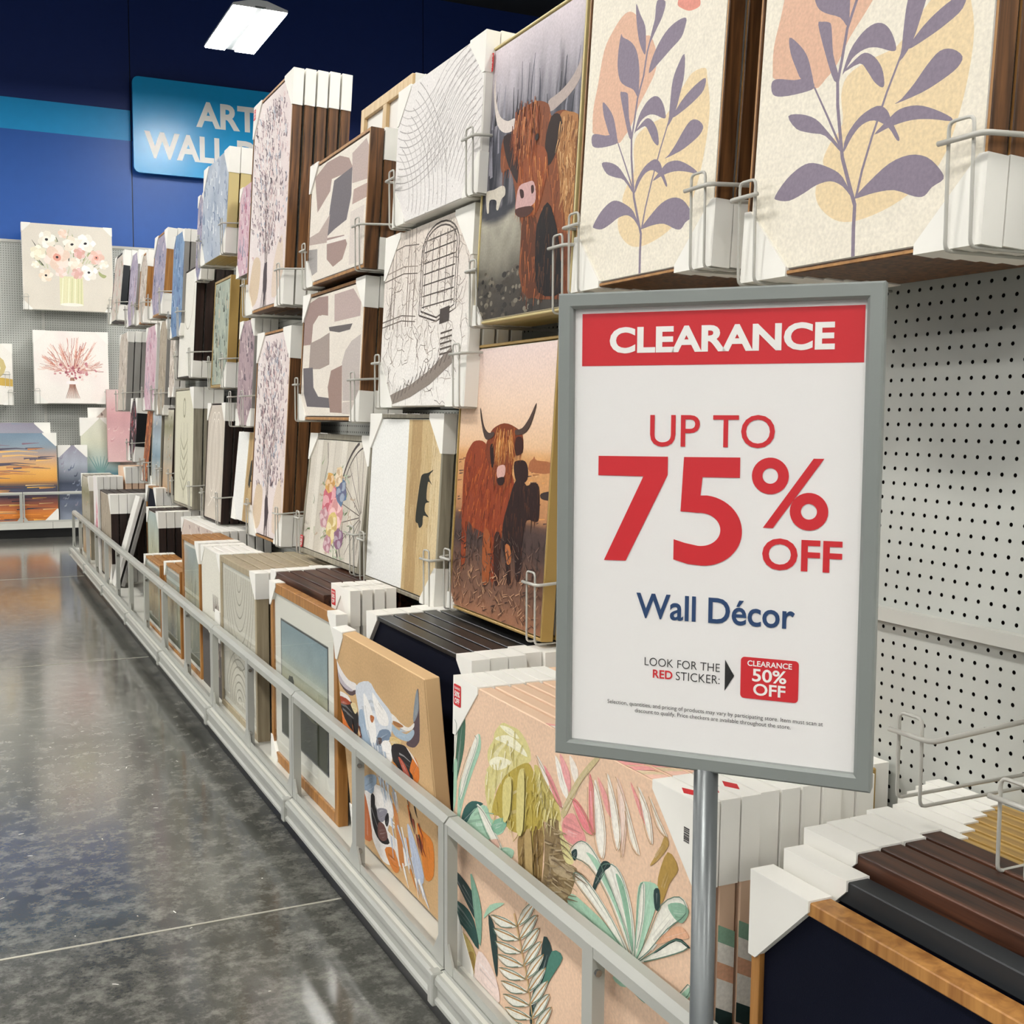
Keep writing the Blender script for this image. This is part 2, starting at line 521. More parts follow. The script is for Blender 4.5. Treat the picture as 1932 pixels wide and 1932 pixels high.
# ------------------------------------------------------------------ display gondola along the aisle
LIPX, RAILX, DECKZ = 0.868, 0.896, 0.165
BAY = 1.22; Y0B = -0.253; NB = 9
YEND = Y0B + NB * BAY
def wallx(z):
    return 1.4535 + max(0.0, z - 0.995) * 0.0604
gond = thing('display_gondola', 'long grey pegboard display fixture with low deck running down the aisle', 'shelving', (0, 0, 0))
mb = MB(); mb.box(LIPX + 0.055, 1.66, Y0B + 0.02, YEND - 0.02, 0.0, 0.105); mb.build('kick_plate', M['black'], gond)
mb = MB(); mb.box(1.60, 1.63, Y0B, YEND, 0.1, 2.42); mb.build('core_panel', M['hole'], gond)
mb = MB(); mb.box(1.63, 1.66, Y0B, YEND, 0.1, 2.42); mb.build('rear_panel', M['pegfar'], gond)
for k in range(NB):
    ya, yb = Y0B + k * BAY + 0.002, Y0B + (k + 1) * BAY - 0.002
    mb = MB(); mb.box(LIPX + 0.012, 1.50, ya, yb, DECKZ - 0.02, DECKZ); mb.build('deck_shelf', M['deck'], gond)
    lip = [(0.03, 0.098), (0.008, 0.098), (0.0, 0.104), (0.0, 0.112), (0.006, 0.117), (0.006, 0.139), (0.0, 0.144), (0.0, 0.157), (0.006, 0.164), (0.03, 0.1655)]
    mb = MB(); mb.prism(lip, ya, yb, lambda p, t: (LIPX + p[0], t, p[1])); mb.build('price_lip', M['rail'], gond)
    mb = MB(); mb.cbox(LIPX - 0.006, LIPX + 0.02, yb - 0.012, yb + 0.016, 0.096, 0.168, 0.003); mb.build('lip_joint', M['rail'], gond)
    # upright between bays
    mb = MB()
    for za, zb in ((0.165, 0.995), (0.995, 2.40)):
        xa, xb = wallx(za) - 0.004, wallx(zb) - 0.004
        mb.add([(xa, yb - 0.014, za), (xa, yb + 0.018, za), (xa + 0.04, yb + 0.018, za), (xa + 0.04, yb - 0.014, za),
                (xb, yb - 0.014, zb), (xb, yb + 0.018, zb), (xb + 0.04, yb + 0.018, zb), (xb + 0.04, yb - 0.014, zb)],
               [(0, 3, 2, 1), (4, 5, 6, 7), (0, 1, 5, 4), (1, 2, 6, 5), (2, 3, 7, 6), (3, 0, 4, 7)])
    mb.build('upright', M['grey_metal'], gond)
    mb = MB(); mb.box(1.436, 1.454, ya, yb, 0.980, 1.003); mb.build('joint_bar', M['grey_metal'], gond)

def holed_panel(ya, yb, za, zb, tilt):
    """pegboard with real inch-spaced holes; local x runs along -Y, z up"""
    P = 0.0254; n = 10; r = 0.0035
    nx = int((yb - ya) / P); nz = int((zb - za) / P)
    ox = ((yb - ya) - nx * P) / 2; oz = ((zb - za) - nz * P) / 2
    mb = MB()
    for i in range(nx):
        for j in range(nz):
            cx = ya + ox + (i + 0.5) * P; cz = oz + (j + 0.5) * P
            h = P / 2
            sq = [(-h, -h), (0, -h), (h, -h), (h, 0), (h, h), (0, h), (-h, h), (-h, 0)]
            vs = [(0, cx + a, cz + b) for a, b in sq]
            ang = [math.atan2(b, a) for a, b in sq]
            vs += [(0, cx + r * math.cos(t), cz + r * math.sin(t)) for t in ang]
            vs += [(0.004, cx + r * math.cos(t), cz + r * math.sin(t)) for t in ang]
            fs = []; fi = []
            for k in range(8):
                q = (k + 1) % 8
                fs.append((k, q, 8 + q, 8 + k)); fi.append((8 + k, 8 + q, 16 + q, 16 + k))
            mb.add(vs, fs)
            b = len(mb.v) - len(vs)
            for q in fi:
                mb.f.append([b + i for i in q]); mb.mi.append(1)
    H = nz * P + 2 * oz
    mb.add([(0, ya, 0), (0, yb, 0), (0, yb, oz), (0, ya, oz)], [(0, 1, 2, 3)])
    mb.add([(0, ya, H - oz), (0, yb, H - oz), (0, yb, H), (0, ya, H)], [(0, 1, 2, 3)])
    mb.add([(0, ya, 0), (0, ya + ox, 0), (0, ya + ox, H), (0, ya, H)], [(0, 1, 2, 3)])
    mb.add([(0, yb - ox, 0), (0, yb, 0), (0, yb, H), (0, yb - ox, H)], [(0, 1, 2, 3)])
    o = mb.build('pegboard_panel', [M['peg'], M['holeedge']], gond)
    o.location = (wallx(za), 0, za)
    o.rotation_euler = (0, tilt, 0)
    b = MB(); b.box(0.02, 0.022, ya, yb, 0, H)
    q = b.build('panel_backing', M['hole'], gond); q.location = o.location; q.rotation_euler = o.rotation_euler
TILT = math.atan(0.0604)
for k in range(NB):
    ya, yb = Y0B + k * BAY + 0.006, Y0B + (k + 1) * BAY - 0.006
    if k <= 2:
        holed_panel(ya, yb, DECKZ + 0.22, 0.99, 0.0)
        holed_panel(ya, yb, 0.995, 1.72, TILT)
        mb = MB(); mb.box(0, 0.006, ya, yb, 0, 0.68)
        o = mb.build('pegboard_panel', M['peg'], gond); o.location = (wallx(1.722), 0, 1.722); o.rotation_euler = (0, TILT, 0)
    else:
        for za, zb, tl in ((DECKZ, 0.99, 0.0), (0.995, 2.40, TILT)):
            mb = MB(); mb.box(ya, yb, 0, 0.006, 0, zb - za)
            o = mb.build('pegboard_panel', M['pegfar'], gond)
            o.location = (wallx(za), 0, za)
            o.rotation_euler = (0, tl, R(90))
            o.rotation_mode = 'XYZ'
            if tl:
                o.rotation_euler = (0, 0, 0)
                o.matrix_local = Matrix.Translation((wallx(za), 0, za)) @ Matrix.Rotation(tl, 4, 'Y') @ Matrix.Rotation(R(90), 4, 'Z')

# guard rail: one section per bay
def make_rail(length, label):
    root = thing('guard_rail', label, 'rail', group='grey guard rail sections')
    h0, h1 = 0.0, 0.328
    prof = [(0.0, h1 - 0.030), (0.0, h1 - 0.012), (0.010, h1), (0.030, h1), (0.030, h1 - 0.006), (0.012, h1 - 0.008), (0.006, h1 - 0.030)]
    mb = MB(); mb.prism(prof, 0.003, length - 0.003, lambda p, t: (p[0], t, p[1])); mb.build('top_rail', M['rail'], root)
    mb = MB(); mb.box(0.0, 0.005, 0.003, length - 0.003, 0.0, 0.022); mb.box(0.0, 0.03, 0.003, length - 0.003, 0.0, 0.003); mb.build('bottom_rail', M['rail'], root)
    for c, w in ((0.018, 0.030), (length / 2, 0.034), (length - 0.010, 0.016)):
        mb = MB()
        a, b = c - w / 2, c + w / 2
        poly = [(a, h1 - 0.012), (a, 0.062), (max(0.003, a - 0.028), 0.022), (max(0.003, a - 0.028), 0.002), (min(length - 0.003, b + 0.028), 0.002), (min(length - 0.003, b + 0.028), 0.022), (b, 0.062), (b, h1 - 0.012)]
        mb.prism(poly, -0.001, 0.004, lambda p, t: (t, p[0], p[1]))
        mb.box(0.004, 0.022, a, a + 0.003, 0.003, h1 - 0.01)
        po = mb.build('post', M['rail'], root)
        if w > 0.02:
            for zz in (0.05, h1 - 0.055):
                q = MB(); q.tube([(0.008, a, zz), (0.008, a - 0.006, zz)], 0.006, 8); q.build('bolt', M['bolt'], po)
    return root
ordn = ['nearest', 'second', 'third', 'fourth', 'fifth', 'sixth', 'seventh', 'eighth', 'farthest']
rail0 = None
for k in range(NB):
    r = make_rail(BAY, '') if rail0 is None else copy_tree(rail0)
    rail0 = rail0 or r
    r.location = (RAILX, Y0B + k * BAY, DECKZ + 0.001)
    r['label'] = f'grey slotted guard rail section along the aisle bin, {ordn[k]} from the camera'
ART_DATA = {
 'leaf': [
  ('#dcb39a',[319,713,256,712,179,684,119,644,84,557,57,497,60,443,83,420,273,369,335,380,387,403,435,446,504,487,546,521,543,565,494,614,449,626,390,654,379,687]),
  ('#e6d0a8',[888,466,805,468,752,446,698,422,643,391,521,384,437,369,415,334,431,275,380,243,351,211,367,186,326,159,343,122,406,89,475,73,561,72,673,85,768,109,848,143,894,201,926,283,935,367,906,440]),
  ('#dd9384',[674,659,701,645,756,627,808,623,830,628,813,651,749,675,686,675]),
  ('#887d8d',[365,724,366,701,385,652,414,608,458,574,456,615,443,652,400,690]),
  ('#887d8d',[740,613,686,618,618,610,560,588,514,556,496,520,569,535,647,554,713,570,734,590]),
  ('#887d8d',[585,685,522,699,514,649,486,598,529,624,571,652]),
  ('#887d8d',[256,665,242,625,243,582,267,542,311,519,383,496,423,470,426,500,418,551,388,598,338,630,272,654]),
  ('#887d8d',[280,501,297,504,332,496,346,483,363,426,397,375,376,370,326,432]),
  ('#887d8d',[137,501,149,466,186,425,215,399,279,370,259,414,230,450,183,481]),
  ('#887d8d',[58,417,89,421,178,404,251,396,284,371,219,370,121,378,69,391]),
  ('#887d8d',[414,375,440,418,490,445,541,453,584,444,618,421,642,388,624,385,559,404,506,410,454,401]),
  ('#887d8d',[465,396,507,403,552,387,588,359,603,328,594,321,560,337,524,365,489,385,419,380]),
  ('#887d8d',[744,525,704,504,675,473,667,431,664,384,661,360,704,386,735,434,752,474]),
  ('#887d8d',[897,440,847,437,784,423,730,403,690,377,762,384,835,397,888,413]),
  ('#887d8d',[901,326,862,346,815,351,770,333,726,307,680,286,656,280,759,285,833,296,886,309]),
  ('#887d8d',[630,254,674,267,743,264,813,246,877,222,873,216,806,229,728,239,648,239,577,233]),
  ('#887d8d',[446,216,452,246,506,277,578,288,622,274,646,249,683,212,673,209,633,239,572,261,520,260,480,243]),
  ('#887d8d',[160,330,227,324,302,303,365,268,433,225,441,213,354,261,282,277,208,296]),
  ('#887d8d',[120,163,177,194,246,212,305,212,389,191,449,166,500,119,452,147,393,164,325,163,268,153,197,145,134,153]),
  ('#887d8d',[511,118,571,143,649,168,728,174,798,161,850,133,867,113,826,103,800,90,761,93,678,114,596,118,538,116]),
  ('#887d8d',[531,829,482,811,479,767,543,694,588,732,579,785]),
  ('#887d8d',[523,-19,516,57,514,103,485,143,442,205,423,257,402,317,394,364,408,412,421,467,456,518,473,578,511,638,544,687,543,760],9),
  ('#887d8d',[517,118,535,169,567,229,616,307,666,373,683,392],6),
  ('#887d8d',[433,225,359,299,284,371],5),
 ],
 'cow1': [
  ('#b3a49d',[692,706,777,715,871,731,959,766,1011,811,1012,760,979,720,904,692,811,675,720,667]),
  ('#d5cac2',[338,707,255,711,164,742,112,794,83,864,84,912,68,851,101,758,154,701,244,670,344,670]),
  ('#7d4526',[332,646,339,702,431,727,571,728,694,696,730,651,786,656,871,646,970,610,1033,581,1041,487,1064,252,1084,37,536,74,481,315,402,360,401,417,318,527,216,531,194,614,229,662]),
  ('#a87444',[817,636,913,634,1027,577,1052,346,1065,159,978,214,886,367,807,522]),
  ('#2c1b18',[220,661,382,638,422,539,426,461,327,521,258,583]),
  ('#27160f',[731,646,816,641,852,587,807,522,727,485,685,565]),
  ('#8e4a26',[390,585,532,583,688,550,729,475,683,392,632,339,509,337,409,364,411,452,415,529]),
  ('#17100e',[654,296,747,360,845,276,902,174,936,47,705,62,654,196]),
  ('#5a3018',[488,324,634,323,685,193,720,61,544,73]),
  ('#c9a29e',[436,452,522,456,597,447,625,385,567,366,426,362,411,405]),
  ('#3a1f1c',[445,440,486,432,495,408,463,409]),
  ('#3a1f1c',[568,437,594,436,602,415,578,410]),
  ('#4b2b22',[408,375,566,369,607,352,541,336,445,345]),
  ('#cbc3b4',[47,482,137,479,224,482,268,471,273,443,232,432,203,398,176,404,171,435,90,444,88,401,64,404,43,456]),
 ],
 'cow2': [
  ('#a4653f',[804,586,833,598,847,607,872,594,1006,590,1012,555,810,553]),
  ('#3b2c2a',[929,482,1016,492,1023,465,940,464]),
  ('#8c3c1e',[143,629,206,651,320,644,386,580,600,552,664,475,567,354,548,266,484,231,508,150,465,140,441,274,363,304,228,318,158,332,156,182,108,172,90,321,77,446,84,571]),
  ('#2b1512',[646,576,693,589,757,588,790,564,791,525,739,509,672,520]),
  ('#2a1613',[659,503,719,533,787,503,847,516,910,503,927,406,901,383,808,382,781,313,780,179,733,168,701,261,653,251,687,152,646,148,612,242,574,268,567,354,619,444]),
  ('#9c5228',[358,310,440,298,451,139,377,125]),
  ('#3a1b12',[481,301,550,306,553,143,510,139]),
  ('#b56c3c',[606,279,657,278,674,225,634,215]),
  ('#7e3a1e',[353,663,401,699,520,720,640,706,717,679,727,623,656,610,631,564,625,507,527,485,437,499,408,557,350,579,323,626]),
  ('#4a3a35',[412,687,350,683,290,710,240,779,259,728,307,668,355,657,415,672]),
  ('#4f3c34',[642,695,713,704,778,740,839,792,810,735,755,691,661,678]),
  ('#3a1a12',[655,667,719,668,728,618,656,610]),
  ('#27120e',[378,627,412,640,433,570,408,557]),
  ('#d3a69c',[479,559,555,567,561,533,521,517,476,524]),
  ('#2a120f',[478,515,554,524,550,498,499,493]),
 ],
 'abs1': [
  ('#a58f88',[60,923,283,989,513,976,681,906,770,784,387,819,367,722,139,598,88,796]),
  ('#6f696d',[432,793,742,816,750,586,688,408,486,378,345,344,380,592]),
  ('#b9a7a0',[731,927,951,975,1071,901,1040,649,754,681]),
  ('#b39c93',[785,625,1026,618,1005,509,770,509]),
  ('#a08881',[346,331,659,292,720,207,650,97,488,63,364,148]),
  ('#b5a49b',[-35,408,187,416,386,527,350,292,-28,339]),
  ('#a5a09c',[-24,298,170,274,190,73,-15,38]),
  ('#e6dfd6',[348,311,727,278,730,247,351,279]),
  ('#d7cdc4',[749,454,974,459,941,23,763,29]),
 ],
 'abs2': [
  ('#9d857f',[-65,609,-54,822,43,956,248,991,419,979,434,816,263,837,167,771,153,604]),
  ('#b9a6a0',[527,975,829,976,957,854,954,752,547,753]),
  ('#a3958d',[136,619,310,641,474,676,498,415,334,387,127,398]),
  ('#e4dbd0',[180,634,180,782,320,836,442,815,440,753,335,677]),
  ('#66605f',[456,721,841,708,808,665,634,660,473,688]),
  ('#beb4ae',[707,415,749,507,841,575,978,614,983,353,1000,114,747,117]),
  ('#6b6669',[17,410,201,407,232,238,327,159,524,143,558,63,127,77,54,190]),
  ('#9b8279',[548,27,488,231,530,364,709,397,743,22]),
  ('#c9beb6',[748,105,1011,114,1009,6,744,16]),
 ],
 'bull': [
  ('#c9b083',[638,977,1011,1000,997,82,534,35]),
  ('#b3966a',[671,973,816,982,773,73,623,49]),
  ('#d8c49c',[915,991,1011,1000,997,82,898,71]),
  ('#2c2d24',[746,406,712,420,722,519,749,653,777,690,847,702,916,723,860,681,905,637,853,651,844,555,886,541,836,528,831,484,885,454,814,456,809,404,770,382]),
 ],
 'longhorn': [
  ('#5a484b',[-71,913,-36,828,17,740,139,714,238,754,226,785,111,764,34,798,-16,855]),
  ('#e9e4e2',[-56,931,-13,864,51,817,140,789,234,794,242,770,147,743,45,763,-16,817]),
  ('#bfb6bd',[-43,842,10,792,87,758,191,750,123,733,29,743,-19,786]),
  ('#5b4a50',[923,938,940,935,913,758,885,712,832,681,766,676,826,732,861,788,885,869]),
  ('#a9bccb',[620,719,698,714,777,721,851,762,855,741,789,694,689,676,631,682]),
  ('#ece7e0',[611,764,672,765,727,753,804,756,867,793,852,766,780,734,682,729,623,732]),
  ('#a97243',[645,738,706,747,754,745,701,726,651,724]),
  ('#8b9399',[912,927,932,940,923,860,868,797,866,826]),
  ('#201a1b',[-60,648,6,692,97,698,211,667,226,615,188,543,121,523,37,534,-32,564,-73,603]),
  ('#d9762f',[-56,617,7,607,56,558,161,535,131,515,32,519,-39,540]),
  ('#a5482c',[-71,654,19,691,141,679,71,651,-23,640]),
  ('#efe9e4',[-52,673,8,700,112,706,143,683,68,686,-12,676]),
  ('#e2cfa0',[140,674,194,693,224,670,191,640,158,653]),
  ('#d6dbe2',[231,780,399,846,479,817,557,793,632,766,622,688,574,617,570,519,444,519,403,532,263,513,219,570,237,674]),
  ('#f3f1ee',[321,769,374,753,424,692,437,617,399,555,335,570,312,652]),
  ('#9fb2c6',[239,662,299,686,321,599,361,539,264,518,226,572]),
  ('#f5f2ee',[432,805,511,777,587,749,585,701,486,680,445,731]),
  ('#b46a3a',[384,689,430,693,405,661,381,663]),
  ('#7d8fa5',[477,645,591,682,603,650,509,605,423,563]),
  ('#5b4a4a',[438,600,496,618,481,581,436,571]),
  ('#f4f0ec',[510,610,588,629,608,587,574,532,502,538,465,559]),
  ('#e2c68a',[600,657,717,673,646,619,602,626]),
  ('#221d1f',[605,619,714,658,780,657,833,605,799,578,806,527,747,514,675,537,608,547]),
  ('#d8792f',[833,643,872,618,869,564,825,529,803,557,779,572]),
  ('#b6533c',[668,591,742,575,794,515,737,515]),
  ('#efe6dd',[763,663,833,643,871,614,854,620,805,642]),
  ('#d98a3a',[603,550,656,539,706,504,677,506,623,528]),
  ('#9aaec4',[231,356,372,412,378,371,295,291,219,290]),
  ('#eeeae6',[218,285,321,304,372,369,535,376,555,293,468,193,600,188,695,133,423,17,316,29,253,91,234,194]),
  ('#1d1a1d',[295,291,343,304,338,242,386,213,420,174,475,137,379,98,305,116,276,180]),
  ('#8c8a94',[363,251,471,291,476,268,419,212,362,203]),
  ('#17141a',[449,245,490,281,494,250,466,209,443,213]),
  ('#6d4a45',[357,184,427,203,458,156,393,113,339,117]),
  ('#d98132',[803,356,855,345,949,329,927,186,844,131,823,200,812,273]),
  ('#d3803a',[407,79,504,128,550,105,556,45,487,15]),
  ('#c78145',[553,346,594,328,609,265,630,105,575,82,567,215]),
  ('#b9c3d8',[698,307,750,288,829,143,768,77,720,156]),
  ('#c06b3c',[195,269,241,219,258,67,134,44]),
 ],
 'trop': [
  ('#d9cf90',[263,932,226,888,219,858,194,820,190,786,204,758,179,719,186,643,218,602,232,687,281,758,389,848,404,878,387,912,347,939,300,937]),
  ('#f2eed2',[227,867,293,903,357,895,388,871,342,869,277,870]),
  ('#f2eed2',[199,778,245,814,311,824,280,790,230,763]),
  ('#f0ebcc',[251,919,308,930,348,913,301,906]),
  ('#b8a44e',[392,853,343,822,281,763,241,696,217,613,252,619,294,606,326,603,396,630,447,671,467,707,436,789,419,833]),
  ('#cdbf76',[419,858,463,851,506,820,540,747,509,722,467,707,436,779]),
  ('#d9cd88',[281,736,321,775,316,660,285,618]),
  ('#d6ca86',[352,794,382,817,380,638,350,620]),
  ('#9a7f50',[358,611,447,669,468,702,467,600,454,454,417,443,370,469,352,539]),
  ('#b79d6a',[388,621,418,641,432,457,405,468]),
  ('#7c6238',[425,650,443,662,451,540,443,458]),
  ('#8f7a58',[475,705,530,737,538,696,560,634,606,635,601,598,577,526,546,463,497,459,458,451,472,577]),
  ('#b3a080',[492,613,561,620,600,626,575,588,514,575]),
  ('#ab9773',[481,506,543,546,583,549,544,507,489,480]),
  ('#b08a48',[497,464,545,492,571,517,546,462,519,449]),
  ('#e0d79b',[530,737,551,708,579,678,593,644,564,629,542,664]),
  ('#eceade',[-19,850,21,841,8,717,-8,555,-41,521,-37,638]),
  ('#476b58',[30,867,63,879,59,767,23,646,-1,558,11,719]),
  ('#a6cbb2',[139,850,154,805,115,715,62,587,27,469,32,609,77,728]),
  ('#eceade',[126,839,140,816,88,692,43,578,50,664]),
  ('#a6cbb2',[-5,682,20,704,16,566,-5,508,-30,508]),
  ('#a6cbb2',[56,484,83,550,137,598,191,623,218,591,285,618,278,577,220,531,151,462,95,462]),
  ('#365f5a',[46,479,63,552,109,603,173,623,120,579,88,523]),
  ('#eceade',[137,604,183,597,280,523,255,505,193,540]),
  ('#88b79c',[227,590,281,627,294,606,253,559,219,559]),
  ('#e8c0ae',[186,497,254,543,255,510,178,459]),
  ('#a6cbb2',[247,495,288,533,332,545,321,512,273,481]),
  ('#e59a98',[559,766,588,787,614,773,641,729,604,701,558,697,544,729]),
  ('#f2ece2',[432,895,484,850,548,785,500,807,456,848]),
  ('#e79a9c',[462,876,505,845,545,784,507,801]),
  ('#f3ede3',[510,926,552,880,567,818,533,842]),
  ('#e9a5a4',[530,939,571,898,573,840,542,885]),
  ('#f0e6da',[569,950,603,921,598,876,578,900]),
  ('#e8888e',[580,829,619,823,671,768,627,765]),
  ('#e58d8f',[647,930,667,873,677,775,651,796]),
  ('#f4efe4',[666,919,691,875,712,793,706,716,677,757]),
  ('#e9a29e',[677,933,714,895,739,843,710,856]),
  ('#f4efe4',[712,958,743,899,765,820,756,766,734,822]),
  ('#efd5c6',[746,963,782,899,780,809,771,755,762,845]),
  ('#f3ede0',[776,914,806,849,829,791,796,817]),
  ('#e79a96',[791,969,830,921,853,872,825,898]),
  ('#f4efe4',[818,968,856,916,869,841,847,869]),
  ('#f3ede0',[855,959,887,914,913,881,882,895]),
  ('#c9b98e',[539,761,548,790,598,890,663,979,681,981,611,881,559,766]),
  ('#b59455',[905,881,916,861,885,807,861,781,889,839]),
  ('#b08f4c',[914,844,946,819,922,768,904,712,892,705,887,762]),
  ('#eceade',[818,500,729,624,656,671,589,664,591,689,629,728,672,722,728,669,805,556]),
  ('#a6cbb2',[815,518,747,611,674,681,642,701,685,701,740,644]),
  ('#2c4140',[585,672,604,691,608,674,596,653]),
  ('#eceade',[821,502,764,621,710,682,715,707,755,720,790,681,814,606]),
  ('#2c4140',[697,698,720,717,732,710,704,674,676,607,670,622]),
  ('#8fb89d',[815,518,775,636,750,699,779,683,803,608]),
  ('#eceade',[816,496,702,557,608,597,610,627,664,619,749,566]),
  ('#a6cbb2',[816,494,674,507,578,511,590,552,647,552,732,538]),
  ('#eceade',[816,494,675,465,546,448,611,488,705,493]),
  ('#5f8a78',[813,492,687,463,600,442,687,477]),
  ('#a6cbb2',[824,503,822,611,827,706,852,734,888,741,885,692,857,598]),
  ('#eceade',[824,515,828,614,835,706,848,722,846,625]),
  ('#2c4140',[876,725,893,735,895,685,880,681]),
  ('#eceade',[826,503,863,592,904,703,956,754,976,725,921,650,869,562]),
  ('#8fb59c',[919,712,956,738,980,732,963,692,939,690]),
  ('#e3b08f',[883,588,921,646,958,681,982,667,946,640]),
  ('#eceade',[829,503,884,567,946,640,983,643,924,584]),
  ('#2c4140',[884,571,946,644,983,647,981,640,946,636,889,570]),
  ('#2c4140',[818,493,846,476,904,434,879,429,836,443]),
  ('#a6cbb2',[816,492,794,414,749,410,787,459]),
  ('#5f8a78',[817,493,831,440,859,415,810,425]),
  ('#eceade',[824,497,866,490,937,471,988,527,987,555,937,487]),
  ('#a6cbb2',[897,502,938,459,988,523,987,547,937,479]),
  ('#2c4140',[-9,312,90,301,157,264,154,199,63,250]),
  ('#7fa893',[108,346,146,315,175,246,170,128,140,196]),
  ('#a6cbb2',[185,235,218,300,293,350,227,283]),
  ('#30504c',[-11,190,73,215,131,196,161,111,85,133,6,145]),
  ('#b9a565',[7,97,86,116,144,82,137,7,50,-3,-5,4]),
  ('#9a8046',[88,46,134,82,141,16,99,5]),
  ('#f0dcd4',[161,105,224,100,269,52,271,-3,192,-2,141,-1]),
  ('#2c4140',[211,262,246,238,261,169,260,79,231,156]),
  ('#2c4140',[479,356,515,338,503,265,456,150,430,40,424,106,461,236]),
  ('#4f8072',[515,333,560,342,511,244,457,135,483,230]),
  ('#eceade',[359,313,303,306,228,272,279,264]),
  ('#b98f5c',[359,313,295,293,228,272],4),
  ('#eceade',[359,313,388,384,440,441,412,372]),
  ('#b98f5c',[359,313,400,381,440,441],4),
  ('#eceade',[370,277,314,269,240,234,291,227]),
  ('#b98f5c',[370,277,307,256,240,234],4),
  ('#eceade',[370,277,399,348,450,405,422,336]),
  ('#b98f5c',[370,277,411,345,450,405],4),
  ('#eceade',[381,242,326,233,252,197,303,191]),
  ('#b98f5c',[381,242,318,220,252,197],4),
  ('#eceade',[381,242,410,313,460,370,433,301]),
  ('#b98f5c',[381,242,421,310,460,370],4),
  ('#eceade',[392,206,337,197,264,160,314,154]),
  ('#b98f5c',[392,206,329,184,264,160],4),
  ('#eceade',[392,206,421,277,471,335,443,266]),
  ('#b98f5c',[392,206,432,274,471,335],4),
  ('#eceade',[403,171,348,161,275,123,325,118]),
  ('#b98f5c',[403,171,341,147,275,123],4),
  ('#eceade',[403,171,431,242,481,301,454,231]),
  ('#b98f5c',[403,171,442,239,481,301],4),
  ('#eceade',[414,136,359,125,287,86,337,82]),
  ('#b98f5c',[414,136,352,112,287,86],4),
  ('#eceade',[414,136,442,207,491,266,464,197]),
  ('#b98f5c',[414,136,453,205,491,266],4),
  ('#eceade',[424,101,370,89,299,50,348,46]),
  ('#b98f5c',[424,101,363,76,299,50],4),
  ('#eceade',[424,101,452,173,501,232,474,162]),
  ('#b98f5c',[424,101,463,170,501,232],4),
  ('#eceade',[435,66,381,54,310,14,359,11]),
  ('#b98f5c',[435,66,374,41,310,14],4),
  ('#eceade',[435,66,462,138,511,198,485,128]),
  ('#b98f5c',[435,66,473,136,511,198],4),
  ('#eceade',[445,32,392,19,322,-22,370,-24]),
  ('#b98f5c',[445,32,385,6,322,-22],4),
  ('#eceade',[445,32,473,104,521,165,495,94]),
  ('#b98f5c',[445,32,484,102,521,165],4),
  ('#c8a878',[342,346,377,260,410,176,445,42],8),
 ],
}

# ------------------------------------------------------------------ flat prints on canvases
def catmull(pts, seg=3):
    n = len(pts); out = []
    for i in range(n):
        p0, p1, p2, p3 = pts[i - 1], pts[i], pts[(i + 1) % n], pts[(i + 2) % n]
        for k in range(seg):
            t = k / seg
            out.append(tuple(0.5 * ((2 * p1[c]) + (-p0[c] + p2[c]) * t + (2 * p0[c] - 5 * p1[c] + 4 * p2[c] - p3[c]) * t * t + (-p0[c] + 3 * p1[c] - 3 * p2[c] + p3[c]) * t ** 3) for c in (0, 1)))
    return out

